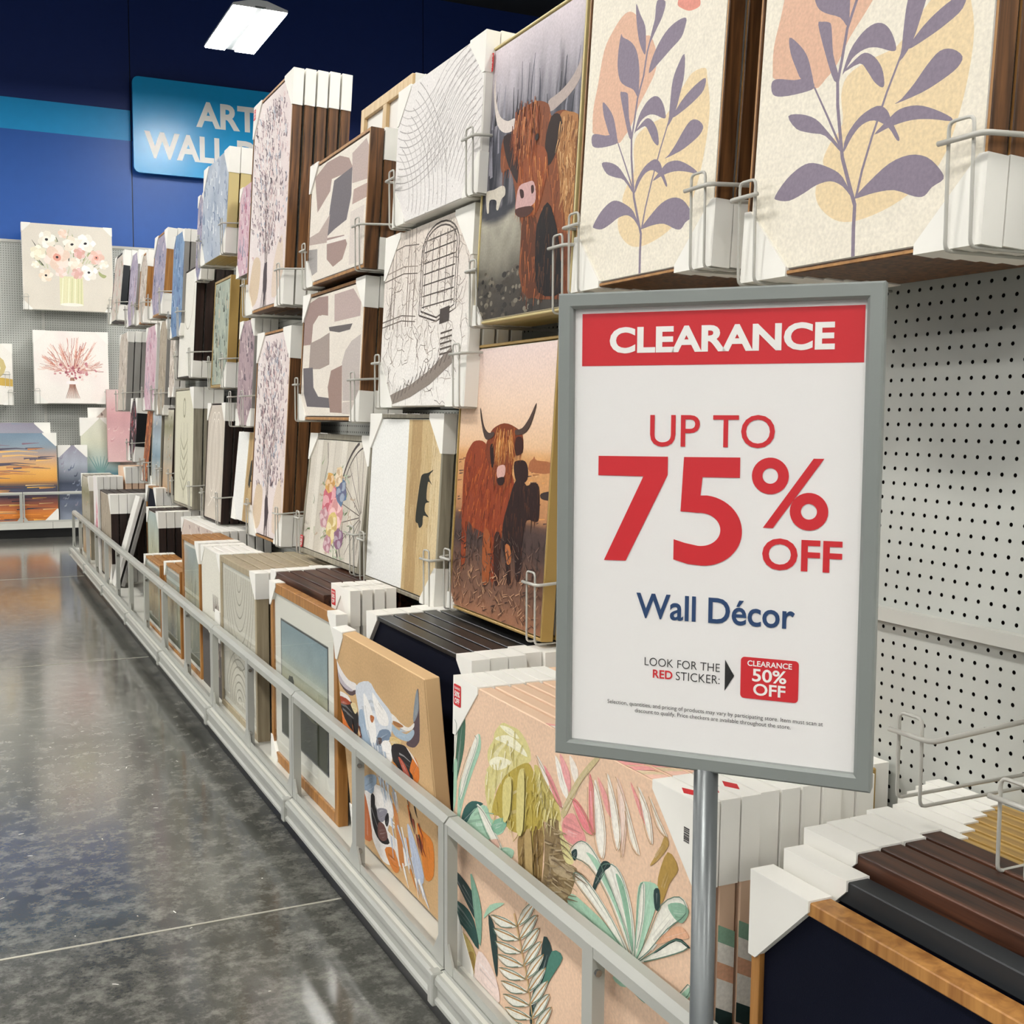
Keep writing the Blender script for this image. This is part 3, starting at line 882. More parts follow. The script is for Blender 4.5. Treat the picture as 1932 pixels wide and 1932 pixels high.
class Art:
    """flat coloured shapes laid on a canvas; u to the right, v up, both 0..1"""
    STEP = 5e-6
    def __init__(s, w, h, seed=1):
        s.w, s.h = w, h
        s.v = []; s.f = []; s.c = []; s.k = 0
        s.rng = random.Random(seed)
    def _pt(s, u, v, k):
        u = min(1, max(0, u)); v = min(1, max(0, v))
        return ((u - 0.5) * s.w, -(0.0007 + k * s.STEP), v * s.h)
    def bg(s, fn, nx=12, ny=16):
        b = len(s.v)
        for j in range(ny + 1):
            for i in range(nx + 1):
                s.v.append(s._pt(i / nx, j / ny, s.k)); s.c.append(lin(fn(i / nx, j / ny)))
        for j in range(ny):
            for i in range(nx):
                a = b + j * (nx + 1) + i
                s.f.append((a, a + 1, a + nx + 2, a + nx + 1))
        s.k += 3
    def poly(s, pts, col, smooth=True, k=None):
        if smooth and len(pts) > 3: pts = catmull(pts)
        kk = s.k if k is None else k
        tri = tessellate_polygon([[Vector((p[0] * s.w, p[1] * s.h, 0)) for p in pts]])
        b = len(s.v)
        c = lin(col)
        for p in pts:
            s.v.append(s._pt(p[0], p[1], kk)); s.c.append(c)
        s.f += [tuple(b + i for i in t) for t in tri]
        if k is None: s.k += 1
    def stroke(s, pts, w0, w1, col, k=None, c1=None):
        kk = s.k if k is None else k
        run = []
        for p in list(pts) + [(9, 9)]:
            if -0.001 <= p[0] <= 1.001 and -0.001 <= p[1] <= 1.001: run.append(p)
            else:
                if len(run) > 1: s._stroke(run, w0, w1, col, kk, c1)
                run = []
        if k is None: s.k += 2
    def _stroke(s, pts, w0, w1, col, k=None, c1=None):
        """ribbon, widths in metres"""
        kk = s.k if k is None else k
        P = [Vector((p[0] * s.w, p[1] * s.h)) for p in pts]
        n = len(P); b = len(s.v); c = lin(col); ce = lin(c1) if c1 else c
        for i, p in enumerate(P):
            d = (P[min(n - 1, i + 1)] - P[max(0, i - 1)])
            if d.length < 1e-9: d = Vector((1, 0))
            d.normalize()
            q = Vector((-d.y, d.x)); t = i / (n - 1); w = (w0 * (1 - t) + w1 * t) / 2
            cc = tuple(c[a] * (1 - t) + ce[a] * t for a in range(3))
            for sg in (-1, 1):
                e = p + q * w * sg
                s.v.append(s._pt(e.x / s.w, e.y / s.h, kk)); s.c.append(cc)
        for i in range(n - 1):
            a = b + 2 * i
            s.f.append((a, a + 1, a + 3, a + 2))
        if k is None: s.k += 2
    def ell(s, u, v, ru, rv, col, rot=0.0, n=14, k=None, jit=0.0):
        pts = []
        for i in range(n):
            t = 2 * math.pi * i / n
            q = 1 + s.rng.uniform(-jit, jit)
            a, b = ru * math.cos(t) * q, rv * math.sin(t) * q
            pts.append((u + a * math.cos(rot) - b * math.sin(rot), v + a * math.sin(rot) + b * math.cos(rot)))
        s.poly(pts, col, False, k)
    def many(s, n, fn, span=50):
        b = s.k
        for i in range(n): fn(i, b + (i % span))
        s.k = b + span + 2
    def paint(s, pts, col, n=7, amp=.28):
        """brush marks along the long axis of a shape"""
        P = [Vector((p[0] * s.w, p[1] * s.h)) for p in pts]
        c = sum(P, Vector((0, 0))) / len(P)
        xx = sum((p.x - c.x) ** 2 for p in P); yy = sum((p.y - c.y) ** 2 for p in P); xy = sum((p.x - c.x) * (p.y - c.y) for p in P)
        a = 0.5 * math.atan2(2 * xy, xx - yy)
        d = Vector((math.cos(a), math.sin(a))); q = Vector((-d.y, d.x))
        L = max((p - c).dot(d) for p in P) - min((p - c).dot(d) for p in P)
        W = max((p - c).dot(q) for p in P) - min((p - c).dot(q) for p in P)
        area = abs(sum(P[i - 1].x * P[i].y - P[i].x * P[i - 1].y for i in range(len(P)))) / 2
        if area < .5 * L * W: return
        def one(i, k):
            o = s.rng.uniform(-.36, .36); f = math.sqrt(max(.1, 1 - (2 * o) ** 2)) * .40
            a0 = c + q * o * W * .8 - d * L * f * s.rng.uniform(.3, 1); a1 = c + q * o * W * .9; a2 = c + q * o * W * .7 + d * L * f * s.rng.uniform(.3, 1)
            t = s.rng.random() * amp
            cc = mixc(col, '#ffffff' if s.rng.random() < .55 else '#1a1410', t)
            s.stroke([(v.x / s.w, v.y / s.h) for v in (a0, a1, a2)], W * s.rng.uniform(.05, .13), W * .02, cc, k)
        b = s.k
        for i in range(n): one(i, b + i % 3)
        s.k = b + 3
    def shape(s, name, i):
        e = ART_DATA[name][i][1]
        return [(e[j] / 1000, e[j + 1] / 1000) for j in range(0, len(e), 2)]
    def data(s, name, smooth=True, brush=0, sel=None):
        for e in (ART_DATA[name] if sel is None else [ART_DATA[name][i] for i in sel]):
            p = [(e[1][i] / 1000, e[1][i + 1] / 1000) for i in range(0, len(e[1]), 2)]
            if len(e) > 2: s.stroke([(min(1, max(0, a)), min(1, max(0, b))) for a, b in p], e[2] * 0.00085, e[2] * 0.0006, e[0])
            else:
                s.poly(p, e[0], smooth)
                if brush: s.paint(p, e[0], brush)
    def fur(s, n, poly, cols, dirf, ln, w, span=60):
        us = [p[0] for p in poly]; vs_ = [p[1] for p in poly]
        def inside(x, y):
            r = False; j = len(poly) - 1
            for i in range(len(poly)):
                if (poly[i][1] > y) != (poly[j][1] > y) and x < (poly[j][0] - poly[i][0]) * (y - poly[i][1]) / (poly[j][1] - poly[i][1]) + poly[i][0]: r = not r
                j = i
            return r
        def one(i, k):
            for _ in range(30):
                x = s.rng.uniform(min(us), max(us)); y = s.rng.uniform(min(vs_), max(vs_))
                if inside(x, y): break
            a = dirf(x, y) + s.rng.uniform(-0.3, 0.3)
            l = ln * s.rng.uniform(0.6, 1.3)
            b = a + s.rng.uniform(-0.35, 0.35)
            p1 = (x + math.cos(a) * l * 0.5, y + math.sin(a) * l * 0.5)
            p2 = (p1[0] + math.cos(b) * l * 0.5, p1[1] + math.sin(b) * l * 0.5)
            s.stroke([(x, y), p1, p2], w, w * 0.25, s.rng.choice(cols), k)
        s.many(n, one, span)
    def mesh(s, name):
        me = bpy.data.meshes.new(name)
        me.from_pydata(s.v, [], s.f)
        at = me.color_attributes.new('Col', 'FLOAT_COLOR', 'POINT')
        at.data.foreach_set('color', [x for c in s.c for x in (c[0], c[1], c[2], 1.0)])
        me.materials.append(M['print'])
        # outward normal is -y
        bm = bmesh.new(); bm.from_mesh(me)
        fl = [f for f in bm.faces if f.normal.y > 0]
        bmesh.ops.reverse_faces(bm, faces=fl)
        bm.to_mesh(me); bm.free()
        return me

def ramp(stops):
    def fn(v):
        for (a, ca), (b, cb) in zip(stops, stops[1:]):
            if v <= b:
                return mixc(ca, cb, max(0, (v - a) / (b - a)))
        return lin(stops[-1][1])
    return fn
def nzc(c, u, v, amp, sc=6, seed=0):
    n = noise.noise(Vector((u * sc, v * sc, seed * 3.7)))
    return tuple(max(0, x * (1 + amp * n)) for x in lin(c))

def art_leaf(A):
    A.bg(lambda u, v: nzc('#e9e2d2', u, v, 0.05, 20), 30, 40)
    A.data('leaf')
def art_cow1(A):
    r = ramp([(0, '#39342f'), (0.13, '#4c473f'), (0.24, '#8d887a'), (0.36, '#a5a091'), (0.385, '#3a3b41'), (0.55, '#2c2e38'), (0.70, '#595963'), (0.84, '#a7a1a8'), (1, '#dcd1d6')])
    def sky(u, v):
        c = nzc(r(v + 0.02 * math.sin(u * 9)), u, v, 0.25 if v < 0.8 else 0.05, 14)
        if v > .40:
            f = noise.noise(Vector((u * 16, v * 3.2, 2.0))) + .5 * noise.noise(Vector((u * 40, v * 9, 5.0))) - (v - .62) * 1.3
            c = mixc(c, '#1b1d26' if f > 0 else '#c9c3cb', min(.75, abs(f) * (1.1 if f > 0 else .55) * (1 if v < .9 else .3)))
        return c
    A.bg(sky, 60, 80)
    def tree(i, k):
        x = A.rng.random(); y = A.rng.uniform(0.50, 0.74); l = A.rng.uniform(0.05, 0.2)
        A.stroke([(x, y), (x + A.rng.uniform(-.015, .015), y + l / 2), (x + A.rng.uniform(-.03, .03), y + l)], A.rng.uniform(.004, .016), .002, A.rng.choice(['#23252e', '#3c3d47', '#6d6c77', '#8d8b95', '#4a4a55']), k)
    A.many(40, tree)
    def grass(i, k):
        x = A.rng.random(); y = A.rng.uniform(0.0, 0.17)
        A.ell(x, y, A.rng.uniform(.01, .03), A.rng.uniform(.005, .012), A.rng.choice(['#5d564a', '#2f2b27', '#7b7466', '#453f37']), 0, 7, k)
    A.many(160, grass)
    A.data('cow1')
    C = ['#8a4a2a', '#b3683a', '#5f2f1b', '#9c5a32', '#6e3a20', '#c27a48']
    A.fur(240, A.shape('cow1', 2), C[:5], lambda x, y: -1.57, .06, .004)
    A.data('cow1', sel=[3, 4, 5])
    A.fur(260, A.shape('cow1', 3), ['#b98450', '#8e5c34', '#c99a66', '#6f4426', '#d8b07c'], lambda x, y: -1.55 + .5 * math.sin(y * 30), .05, .004)
    A.data('cow1', sel=[6, 7])
    A.fur(70, A.shape('cow1', 7), ['#2a1a14', '#120d0c', '#4e301e'], lambda x, y: -1.57, .06, .005)
    A.fur(90, A.shape('cow1', 6), ['#a85426', '#7a3a1c', '#c8743a', '#8e4a26', '#e09a5c'], lambda x, y: -1.35, .05, .0035)
    A.data('cow1', sel=[9, 10, 11, 12])
    fr = [(.30, .70), (.40, .76), (.55, .75), (.62, .69), (.58, .60), (.38, .58)]
    A.fur(170, fr, ['#7c3c22', '#a85c34', '#4f2414', '#c98450', '#92502c'], lambda x, y: -1.57 + (x - .46) * .8, .085, .004)
    A.ell(.60, .60, .02, .012, '#1a0f0c')
def art_cow2(A):
    r = ramp([(0, '#a06f52'), (0.08, '#7d5a48'), (0.2, '#6a4c3e'), (0.26, '#4a3935'), (0.36, '#4d3b37'), (0.39, '#b9835a'), (0.5, '#c89260'), (0.60, '#d7a067'), (0.64, '#e3bd97'), (0.8, '#eccfb8'), (1, '#e5d0ca')])
    A.bg(lambda u, v: nzc(r(v), u, v, 0.22 if v < 0.6 else 0.02, 16), 24, 44)
    def fld(i, k):
        x = A.rng.random(); y = A.rng.uniform(.37, .60)
        A.stroke([(x, y), (x + A.rng.uniform(.02, .08), y + .004)], .004, .002, A.rng.choice(['#e0b07c', '#a06a3e', '#d89a5c', '#8a5c3e', '#5a4238']), k)
    A.many(120, fld)
    A.data('cow2')
    C = ['#a2481f', '#7b3016', '#c0662e', '#5c2413', '#9a4a22']
    A.fur(260, A.shape('cow2', 2), C, lambda x, y: -1.8, .05, .0035)
    A.data('cow2', sel=[3, 4])
    A.fur(120, A.shape('cow2', 4), ['#3d211b', '#1b0e0c', '#55301f', '#2a1613'], lambda x, y: -1.4, .04, .0035)
    A.data('cow2', sel=[5, 6, 7, 8])
    A.fur(130, A.shape('cow2', 8), ['#9a5226', '#74371c', '#5a2814', '#b8692f'], lambda x, y: -1.57, .05, .003)
    A.data('cow2', sel=[11, 12])
    hd = A.shape('cow2', 8)
    top = max(p[1] for p in hd); cx = sum(p[0] for p in hd) / len(hd)
    A.fur(60, [(cx - .07, top - .015), (cx + .09, top - .02), (cx + .10, top - .07), (cx - .08, top - .07)], ['#d8944e', '#c47a3c', '#e6b070', '#9a5226'], lambda x, y: -1.57 + (x - cx) * 3, .10, .003)
    A.data('cow2', sel=[9, 10, 13, 14])
    def grs(i, k):
        x = A.rng.random(); y = A.rng.uniform(0.0, 0.30); a = A.rng.uniform(.2, 2.9)
        cs = ['#b58a6a', '#8a5f46', '#5b3f33', '#c79a78', '#3e2c28'] if y < .17 else ['#2d2422', '#5b4a44', '#7a5f52', '#3b2f2c']
        A.stroke([(x, y), (x + .05 * math.cos(a), y + .03 * math.sin(a))], .003, .001, A.rng.choice(cs), k)
    A.many(420, grs, 80)
def art_longhorn(A):
    A.bg(lambda u, v: nzc('#cfab7d', u, v, 0.12, 5), 16, 16)
    A.data('longhorn', True, 5)
    A.fur(60, [(.30, .62), (.52, .62), (.62, .40), (.46, .34)], ['#f4f1ee', '#c3cfdc', '#a9b6c6', '#e4dfd8', '#8f9bab'], lambda x, y: -1.3, .10, .008)
    A.fur(26, [(.45, .30), (.75, .26), (.92, .02), (.55, .02)], ['#f1eeea', '#d98a44', '#b9c3d6', '#e8e2da', '#c2cbdc'], lambda x, y: -1.25, .16, .012)
    A.fur(14, [(.10, .66), (.26, .60), (.28, .48), (.18, .5)], ['#201a1b', '#d9762f', '#5b3026'], lambda x, y: -1.2, .06, .009)
    A.fur(14, [(.66, .50), (.86, .44), (.88, .28), (.78, .3)], ['#201a1b', '#d9762f', '#8b3f2e'], lambda x, y: -1.2, .07, .009)
def art_trop(A):
    A.bg(lambda u, v: nzc('#e7c6aa', u, v, 0.06, 8), 20, 16)
    A.data('trop', True, 5)
    for i, cs in ((0, ['#f0ead0', '#c7bb72']), (4, ['#d9cd88', '#8f7f36', '#c7b660']), (5, ['#e6dca4', '#b3a458']), (8, ['#b79d6a', '#7c6238', '#8a7044']), (11, ['#b3a080', '#75624a', '#a08c68'])):
        A.fur(40 if i else 24, A.shape('trop', i), cs, (lambda x, y: -1.65) if i != 11 else (lambda x, y: .25), .05, .0035)
    A.data('trop', sel=[6, 7, 9, 14])
    # fine brown outlines over the pink palm and the fan palm
    for e in ART_DATA['trop']:
        if len(e) == 2 and e[0] in ('#f4efe4', '#f3ede0', '#e8888e', '#e58d8f', '#f2ece2', '#efd5c6', '#eceade'):
            p = [(e[1][i] / 1000, e[1][i + 1] / 1000) for i in range(0, len(e[1]), 2)]
            A.stroke(catmull(p + [p[0]], 3)[:-3], .0016, .0016, '#a88a64' if e[0] != '#eceade' else '#5d7a6c')
def art_abs(name):
    def f(A):
        A.bg(lambda u, v: nzc('#e4dcd0', u, v, 0.06, 25), 24, 24)
        A.data(name, False)
    return f
def art_bull(A):
    A.bg(lambda u, v: nzc('#eeeeea', u, v, 0.02, 10), 8, 8)
    for u0, u1, c in ((.555, 1, '#c9b083'), (.60, .74, '#b3966a'), (.88, 1, '#d8c49c')): A.poly([(u0, 0), (u1, 0), (u1, 1), (u0, 1)], c, False)
    A.fur(150, [(.57, .98), (.98, .98), (.98, .12), (.57, .12)], ['#bfa273', '#a98a5a', '#d6c096', '#cdb584'], lambda x, y: -1.57, .12, .003)
    for e in ART_DATA['bull'][3:]:
        A.poly([(e[1][i] / 1000, e[1][i + 1] / 1000) for i in range(0, len(e[1]), 2)], '#2b2c24')
def art_lines(A):
    A.bg(lambda u, v: nzc('#e6e2df', u, v, 0.03, 12), 12, 12)
    for fam, (cx, cy, r0, r1, n, a0, a1) in enumerate([(.95, .35, .10, .62, 13, 95, 190), (.30, 1.35, .45, .9, 12, 215, 300), (1.25, -.2, .5, 1.0, 12, 100, 150), (-.1, .2, .3, .75, 10, -20, 60)]):
        for i in range(n):
            rr = r0 + (r1 - r0) * i / (n - 1)
            pts = []
            for k in range(22):
                t = R(a0 + (a1 - a0) * k / 21)
                q = rr * (1 + .05 * math.sin(3 * t + fam))
                pts.append((cx + q * math.cos(t), cy + q * 1.2 * math.sin(t)))
            pts = [p for p in pts if -.02 < p[0] < 1.02 and -.02 < p[1] < 1.02]
            if len(pts) > 2: A.stroke(pts, .003, .003, A.rng.choice(['#b3aeab', '#c4bfbc', '#a6a19e']))
    def dots(i, k):
        x = A.rng.random(); y = A.rng.random()
        A.ell(x, y, .004, .006, A.rng.choice(['#b9b4b0', '#f2f0ed']), 0, 6, k)
    A.many(120, dots)
def art_sketch(A):
    A.bg(lambda u, v: nzc(mixc('#ded3c8', '#eeeae4', min(1, max(0, 1.3 - v * 1.4))), u, v, 0.06, 8), 14, 14)
    ink = ['#85786f', '#6d635b', '#a19489']
    for d in (0, .02):   # arched window surround
        pts = [(.48 - d, .52 - d), (.48 - d, .86)] + [(.66 + (.18 + d) * math.cos(R(t)), .84 + (.12 + d) * math.sin(R(t))) for t in range(180, -1, -15)] + [(.84 + d, .52 - d), (.66, .47 - d), (.48 - d, .52 - d)]
        A.stroke(pts, .005, .005, '#4a423d')
    for i in range(5):
        x = .51 + i * .075; A.stroke([(x, .53), (x, .93)], .004, .004, '#4d453f')
    for i in range(7):
        y = .54 + i * .06; A.stroke([(.49, y), (.83, y + .01)], .004, .004, '#4d453f')
    for x in (.30, .33, .38, .10, .14):
        A.stroke([(x, .45), (x + .005, .7), (x, 1)], .006, .004, A.rng.choice(ink))
    for y in (.50, .47, .74, .78, .90):
        A.stroke([(0, y), (.25, y + .02), (.42, y)], .004, .003, A.rng.choice(ink))
    def scr(i, k):
        x = A.rng.uniform(.02, .98); y = A.rng.uniform(.02, .98); a = A.rng.uniform(0, 6.28); p = [(x, y)]
        for _ in range(4):
            a += A.rng.uniform(-1, 1); p.append((p[-1][0] + .03 * math.cos(a), p[-1][1] + .045 * math.sin(a)))
        A.stroke(p, .002, .0012, A.rng.choice(ink + ['#a3968b']), k)
    A.many(230, scr, 80)
    A.stroke([(.14, .03), (.4, .08), (.62, .15), (.85, .26)], .03, .045, '#8c8178')
    for i in range(14):
        t = i / 13; A.stroke([(.2 + .62 * t, .02 + .22 * t), (.24 + .62 * t, .10 + .2 * t)], .003, .003, '#4d453f')
    for i in range(5):
        A.stroke([(.72, .38 - i * .028), (.84, .39 - i * .028)], .005, .004, '#5b524b')
    A.poly([(.70, .43), (.80, .44), (.80, .52), (.70, .51)], '#4a423d', False)
def art_tall(A):
    A.bg(lambda u, v: nzc(mixc('#e9dedb', '#e3d5d2', u), u, v, 0.08, 6), 12, 20)
    A.poly([(.1, .02), (.3, .05), (.35, .22), (.15, .25), (.05, .12)], '#d8c3a8')
    A.poly([(.7, .03), (.95, .08), (.9, .3), (.72, .2)], '#ddcbb9')
    cols = ['#6d5c63', '#8d7a80', '#574a50', '#b9a4a6', '#d7b9b6', '#a58f94', '#efe9e6', '#a9b0bd']
    def mk(i, k):
        t = A.rng.random() ** 0.9
        y = .24 + t * .7
        x = .5 + A.rng.gauss(0, .17 + .10 * math.sin(t * 3.1))
        a = 1.57 + (x - .5) * -1.2 + A.rng.uniform(-.7, .7); l = A.rng.uniform(.012, .05)
        A.stroke([(x, y), (x + l * math.cos(a) * 1.0, y + l * math.sin(a) * .7), (x + l * math.cos(a + .5) * 1.6, y + l * math.sin(a))], A.rng.uniform(.006, .022), .001, A.rng.choice(cols), k)
    A.many(620, mk, 90)
    def st(i, k):
        x = .5 + A.rng.gauss(0, .05); x2 = .5 + (x - .5) * 5
        A.stroke([(x, .0), (.5 + A.rng.uniform(-.04, .04), .22), (x2, .6)], .004, .0012, A.rng.choice(['#5a4d4d', '#75675f', '#3f363a']), k)
    A.many(10, st, 10)
    A.ell(.5, .12, .06, .09, '#4c4145', 0, 12, None, .3)
def art_wheel(A):
    A.bg(lambda u, v: nzc(['#cfc8bb', '#ddd7cb', '#c8c1b3', '#d8d1c4'][int(u * 9) % 4], u, v, 0.06, 9), 36, 10)
    for i in range(1, 9): A.stroke([(i / 9, 0), (i / 9, 1)], .0025, .0025, '#a59c8c')
    for rr, w in ((.40, .012), (.36, .006)):
        A.stroke([(.98 + rr * math.cos(R(t)), .40 + rr * 1.58 * math.sin(R(t))) for t in range(90, 271, 2)], w, w, '#4a4340')
    for t in range(100, 270, 18):
        A.stroke([(.98 + q * math.cos(R(t)), .40 + q * 1.58 * math.sin(R(t))) for q in (.02, .1, .2, .3, .36)], .004, .003, '#6a605a')
    A.stroke([(.3, .98), (.34, .8), (.3, .62)], .006, .004, '#3d3835')
    def lf(i, k):
        x = .52 + A.rng.gauss(0, .13); y = .36 + A.rng.gauss(0, .2); a = A.rng.uniform(0, 6.28)
        A.stroke([(x, y), (x + .05 * math.cos(a), y + .05 * math.sin(a)), (x + .09 * math.cos(a + .3), y + .09 * math.sin(a + .3))], .009, .001, A.rng.choice(['#6d7a58', '#93a079', '#8c8078', '#b9a58f', '#a9b59b']), k)
    A.many(170, lf, 60)
    for x, y, rr, c in [(.46, .46, .11, '#d2707d'), (.56, .38, .10, '#e5a9a6'), (.52, .27, .08, '#d8c27a'), (.60, .55, .07, '#5f7796'), (.44, .60, .06, '#d8a85e'), (.62, .20, .06, '#8d6a86'), (.40, .33, .06, '#c89aa0'), (.55, .66, .05, '#e2c9a0'), (.48, .14, .05, '#b98a96')]:
        rr *= 1.3; x = .52 + (x - .52) * 1.3; y = .42 + (y - .42) * 1.15
        A.ell(x, y, rr, rr * 1.25, c, 0, 14, None, .18)
        for q in range(6):
            a = q * 1.05
            A.ell(x + rr * .5 * math.cos(a), y + rr * .6 * math.sin(a), rr * .45, rr * .4, mixc(c, '#ffffff' if q % 2 else '#7a3040', .25), a, 9, None, .15)
def art_landscape(A):
    r = ramp([(0, '#33372b'), (.30, '#4d4f3a'), (.38, '#8f9077'), (.46, '#bdb892'), (.58, '#b3b7a2'), (.75, '#93a6a6'), (1, '#7f979f')])
    A.bg(lambda u, v: nzc(r(v), u, v, .12, 7), 16, 24)
    for x, y, s_ in [(.22, .47, .10), (.33, .43, .07), (.12, .43, .05), (.45, .39, .05), (.86, .39, .07), (.95, .41, .06), (.75, .37, .04)]:
        A.ell(x, y, s_ * .7, s_, '#2c3328', 0, 12, None, .25)
    A.poly([(0, 0), (1, 0), (1, .34), (.7, .31), (.4, .36), (0, .42)], '#3a3e30')
def art_arch(A):
    A.bg(lambda u, v: nzc('#d9d5c5', u, v, .04, 8), 10, 10)
    for cx, b, mx in ((.5, 1.0, .85), (.5, 0.02, .5)):
        for i in range(7):
            rr = .08 + i * .062; sg = -1 if b > .5 else 1
            A.stroke([(cx + rr * math.cos(R(t)), b + sg * rr * (1.55 if sg < 0 else .9) * math.sin(R(t))) for t in range(0, 181, 10)], .006, .006, '#9f9a8a')
def art_ovals(A):
    A.bg(lambda u, v: nzc('#cdc3b5', u, v, .05, 8), 8, 12)
    for cx in (.38, .62):
        for q in (0, .06):
            A.stroke([(cx + (.24 - q) * math.cos(R(t)), .56 + (.38 - q) * math.sin(R(t))) for t in range(0, 361, 12)], .006, .006, '#eee6da')
    A.stroke([(.2, .1), (.5, .2), (.8, .1)], .006, .006, '#eee6da')
def art_botanic(A):
    A.bg(lambda u, v: nzc('#d8d4bd', u, v, .05, 8), 8, 12)
    for s_ in (-1, 1):
        for i in range(5):
            y = .12 + i * .09
            A.stroke([(.5 + s_ * .02, y), (.5 + s_ * .2, y + .1), (.5 + s_ * .16, y + .24)], .012, .003, '#8f8b70')
    A.stroke([(.5, .05), (.52, .4), (.48, .72)], .007, .004, '#7f7a60')
    A.ell(.5, .85, .07, .09, '#8c876d'); A.ell(.5, .85, .05, .07, '#d8d4bd')
def art_hen(A):
    A.bg(lambda u, v: nzc('#e2dfd2', u, v, .03, 8), 8, 12)
    A.poly([(.0, .0), (1, 0), (1, .42), (.7, .5), (.5, .38), (0, .44)], '#57524e')
    A.fur(80, [(.45, .12), (1, .1), (1, .6), (.75, .62), (.55, .45)], ['#9a8a7e', '#7b6b62', '#b9a89a', '#5c4f4a'], lambda x, y: 1.2, .07, .008)
    for i in range(6): A.stroke([(.62 + i * .05, .58), (.6 + i * .05, .70)], .012, .004, '#5b4b46')
def art_plainoval(A):
    A.bg(lambda u, v: nzc('#e8e5db', u, v, .03, 8), 6, 8)
    A.stroke([(.55 + .34 * math.cos(R(t)), .95 + .5 * math.sin(R(t))) for t in range(170, 371, 10)], .008, .008, '#bdb7a8')
def art_pinksplash(A):
    A.bg(lambda u, v: nzc('#efe9e6', u, v, .04, 8), 6, 8)
    A.fur(40, [(.3, .1), (.8, .1), (.8, .6), (.4, .7)], ['#d84a6a', '#e88a9c', '#b93a58', '#efb4bc'], lambda x, y: 1.4, .16, .02)
def art_glass(A):
    r = ramp([(0, '#5f6659'), (.3, '#8d8f76'), (.55, '#b9b79a'), (1, '#a9b6b2')])
    A.bg(lambda u, v: nzc(r(v), u, v, .2, 6), 10, 14)
    A.fur(50, [(.2, .1), (.8, .1), (.7, .7), (.3, .7)], ['#4c5347', '#7c7a5c', '#c9c4a4'], lambda x, y: 1.5, .15, .006)
def art_sunset(A):
    r = ramp([(0, '#a3542c'), (.08, '#e08a3c'), (.18, '#b96a4a'), (.30, '#5c5566'), (.42, '#3f4858'), (.46, '#d99a4a'), (.58, '#efb765'), (.72, '#c9a68d'), (.85, '#8fa0ad'), (1, '#7d93a6')])
    A.bg(lambda u, v: nzc(r(v), u, v, .12, 5), 14, 30)
    def cl(i, k):
        x = A.rng.random(); y = A.rng.uniform(.5, .9)
        A.stroke([(x, y), (x + .12, y + .01), (x + .26, y - .006)], .02, .004, A.rng.choice(['#8d7480', '#5d5968', '#c98a5e', '#f2c57a', '#6e6672']), k)
    A.many(50, cl)
    def wv(i, k):
        x = A.rng.random(); y = A.rng.uniform(.02, .42)
        A.stroke([(x, y), (x + .1, y + .004), (x + .2, y)], .010, .003, A.rng.choice(['#f0a24a', '#3d4453', '#e6c38c', '#7b4a3c', '#55607a', '#f6c060']), k)
    A.many(80, wv)
def art_bouquet(A):
    A.bg(lambda u, v: nzc('#dcd5c8', u, v, .07, 4), 12, 12)
    A.poly([(.40, .06), (.66, .06), (.66, .40), (.40, .40)], '#dfdcb4', False)
    for i in range(7): A.stroke([(.42 + i * .036, .08), (.44 + i * .034, .38)], .012, .01, A.rng.choice(['#ecebcf', '#cfd0a0', '#e4dfb9']))
    A.ell(.53, .07, .13, .02, '#efece0')
    A.fur(60, [(.2, .42), (.8, .42), (.85, .7), (.5, .85), (.15, .7)], ['#8f9a72', '#6c7358', '#b9b58e', '#4b4c40', '#c9cba8'], lambda x, y: 1.5 + (x - .5) * -2.4, .1, .012)
    fl = [(.27, .82, .09, '#f1ede0', 1), (.55, .78, .09, '#f0e6d6', 1), (.70, .80, .10, '#f4f1e8', 1), (.38, .62, .13, '#ecd0bf', 2), (.63, .68, .06, '#d99c93', 0), (.82, .64, .08, '#e9b9ab', 2), (.17, .66, .08, '#efe9cf', 0), (.58, .55, .07, '#f0e3d2', 0), (.73, .46, .09, '#f4f1e8', 1), (.60, .44, .06, '#dba59b', 0), (.25, .40, .07, '#efdcc6', 1), (.42, .45, .06, '#eccfc4', 0), (.45, .90, .05, '#eecfbd', 0), (.14, .52, .04, '#f1efdc', 0), (.9, .56, .05, '#f2eadc', 0)]
    for x, y, rr, c, m_ in fl:
        for q in range(6):
            a = q * 1.05 + x * 9
            A.ell(x + rr * .55 * math.cos(a), y + rr * .55 * math.sin(a), rr * .62, rr * .5, mixc(c, ('#ffffff', '#d8cbb8')[q % 2], .3), a, 10, None, .12)
        A.ell(x, y, rr * .5, rr * .5, mixc(c, '#ffffff', .1), 0, 10, None, .15)
        if m_ == 1: A.ell(x, y, rr * .2, rr * .17, '#2d2c30', 0, 8, None, .2)
        if m_ == 2: A.ell(x, y, rr * .35, rr * .33, '#e2a08f', 0, 10, None, .15); A.ell(x, y, rr * .12, rr * .12, '#3d3638', 0, 8)
    A.poly([(.84, .48), (.88, .45), (.93, .43), (.90, .40), (.85, .43)], '#a9ad7c')
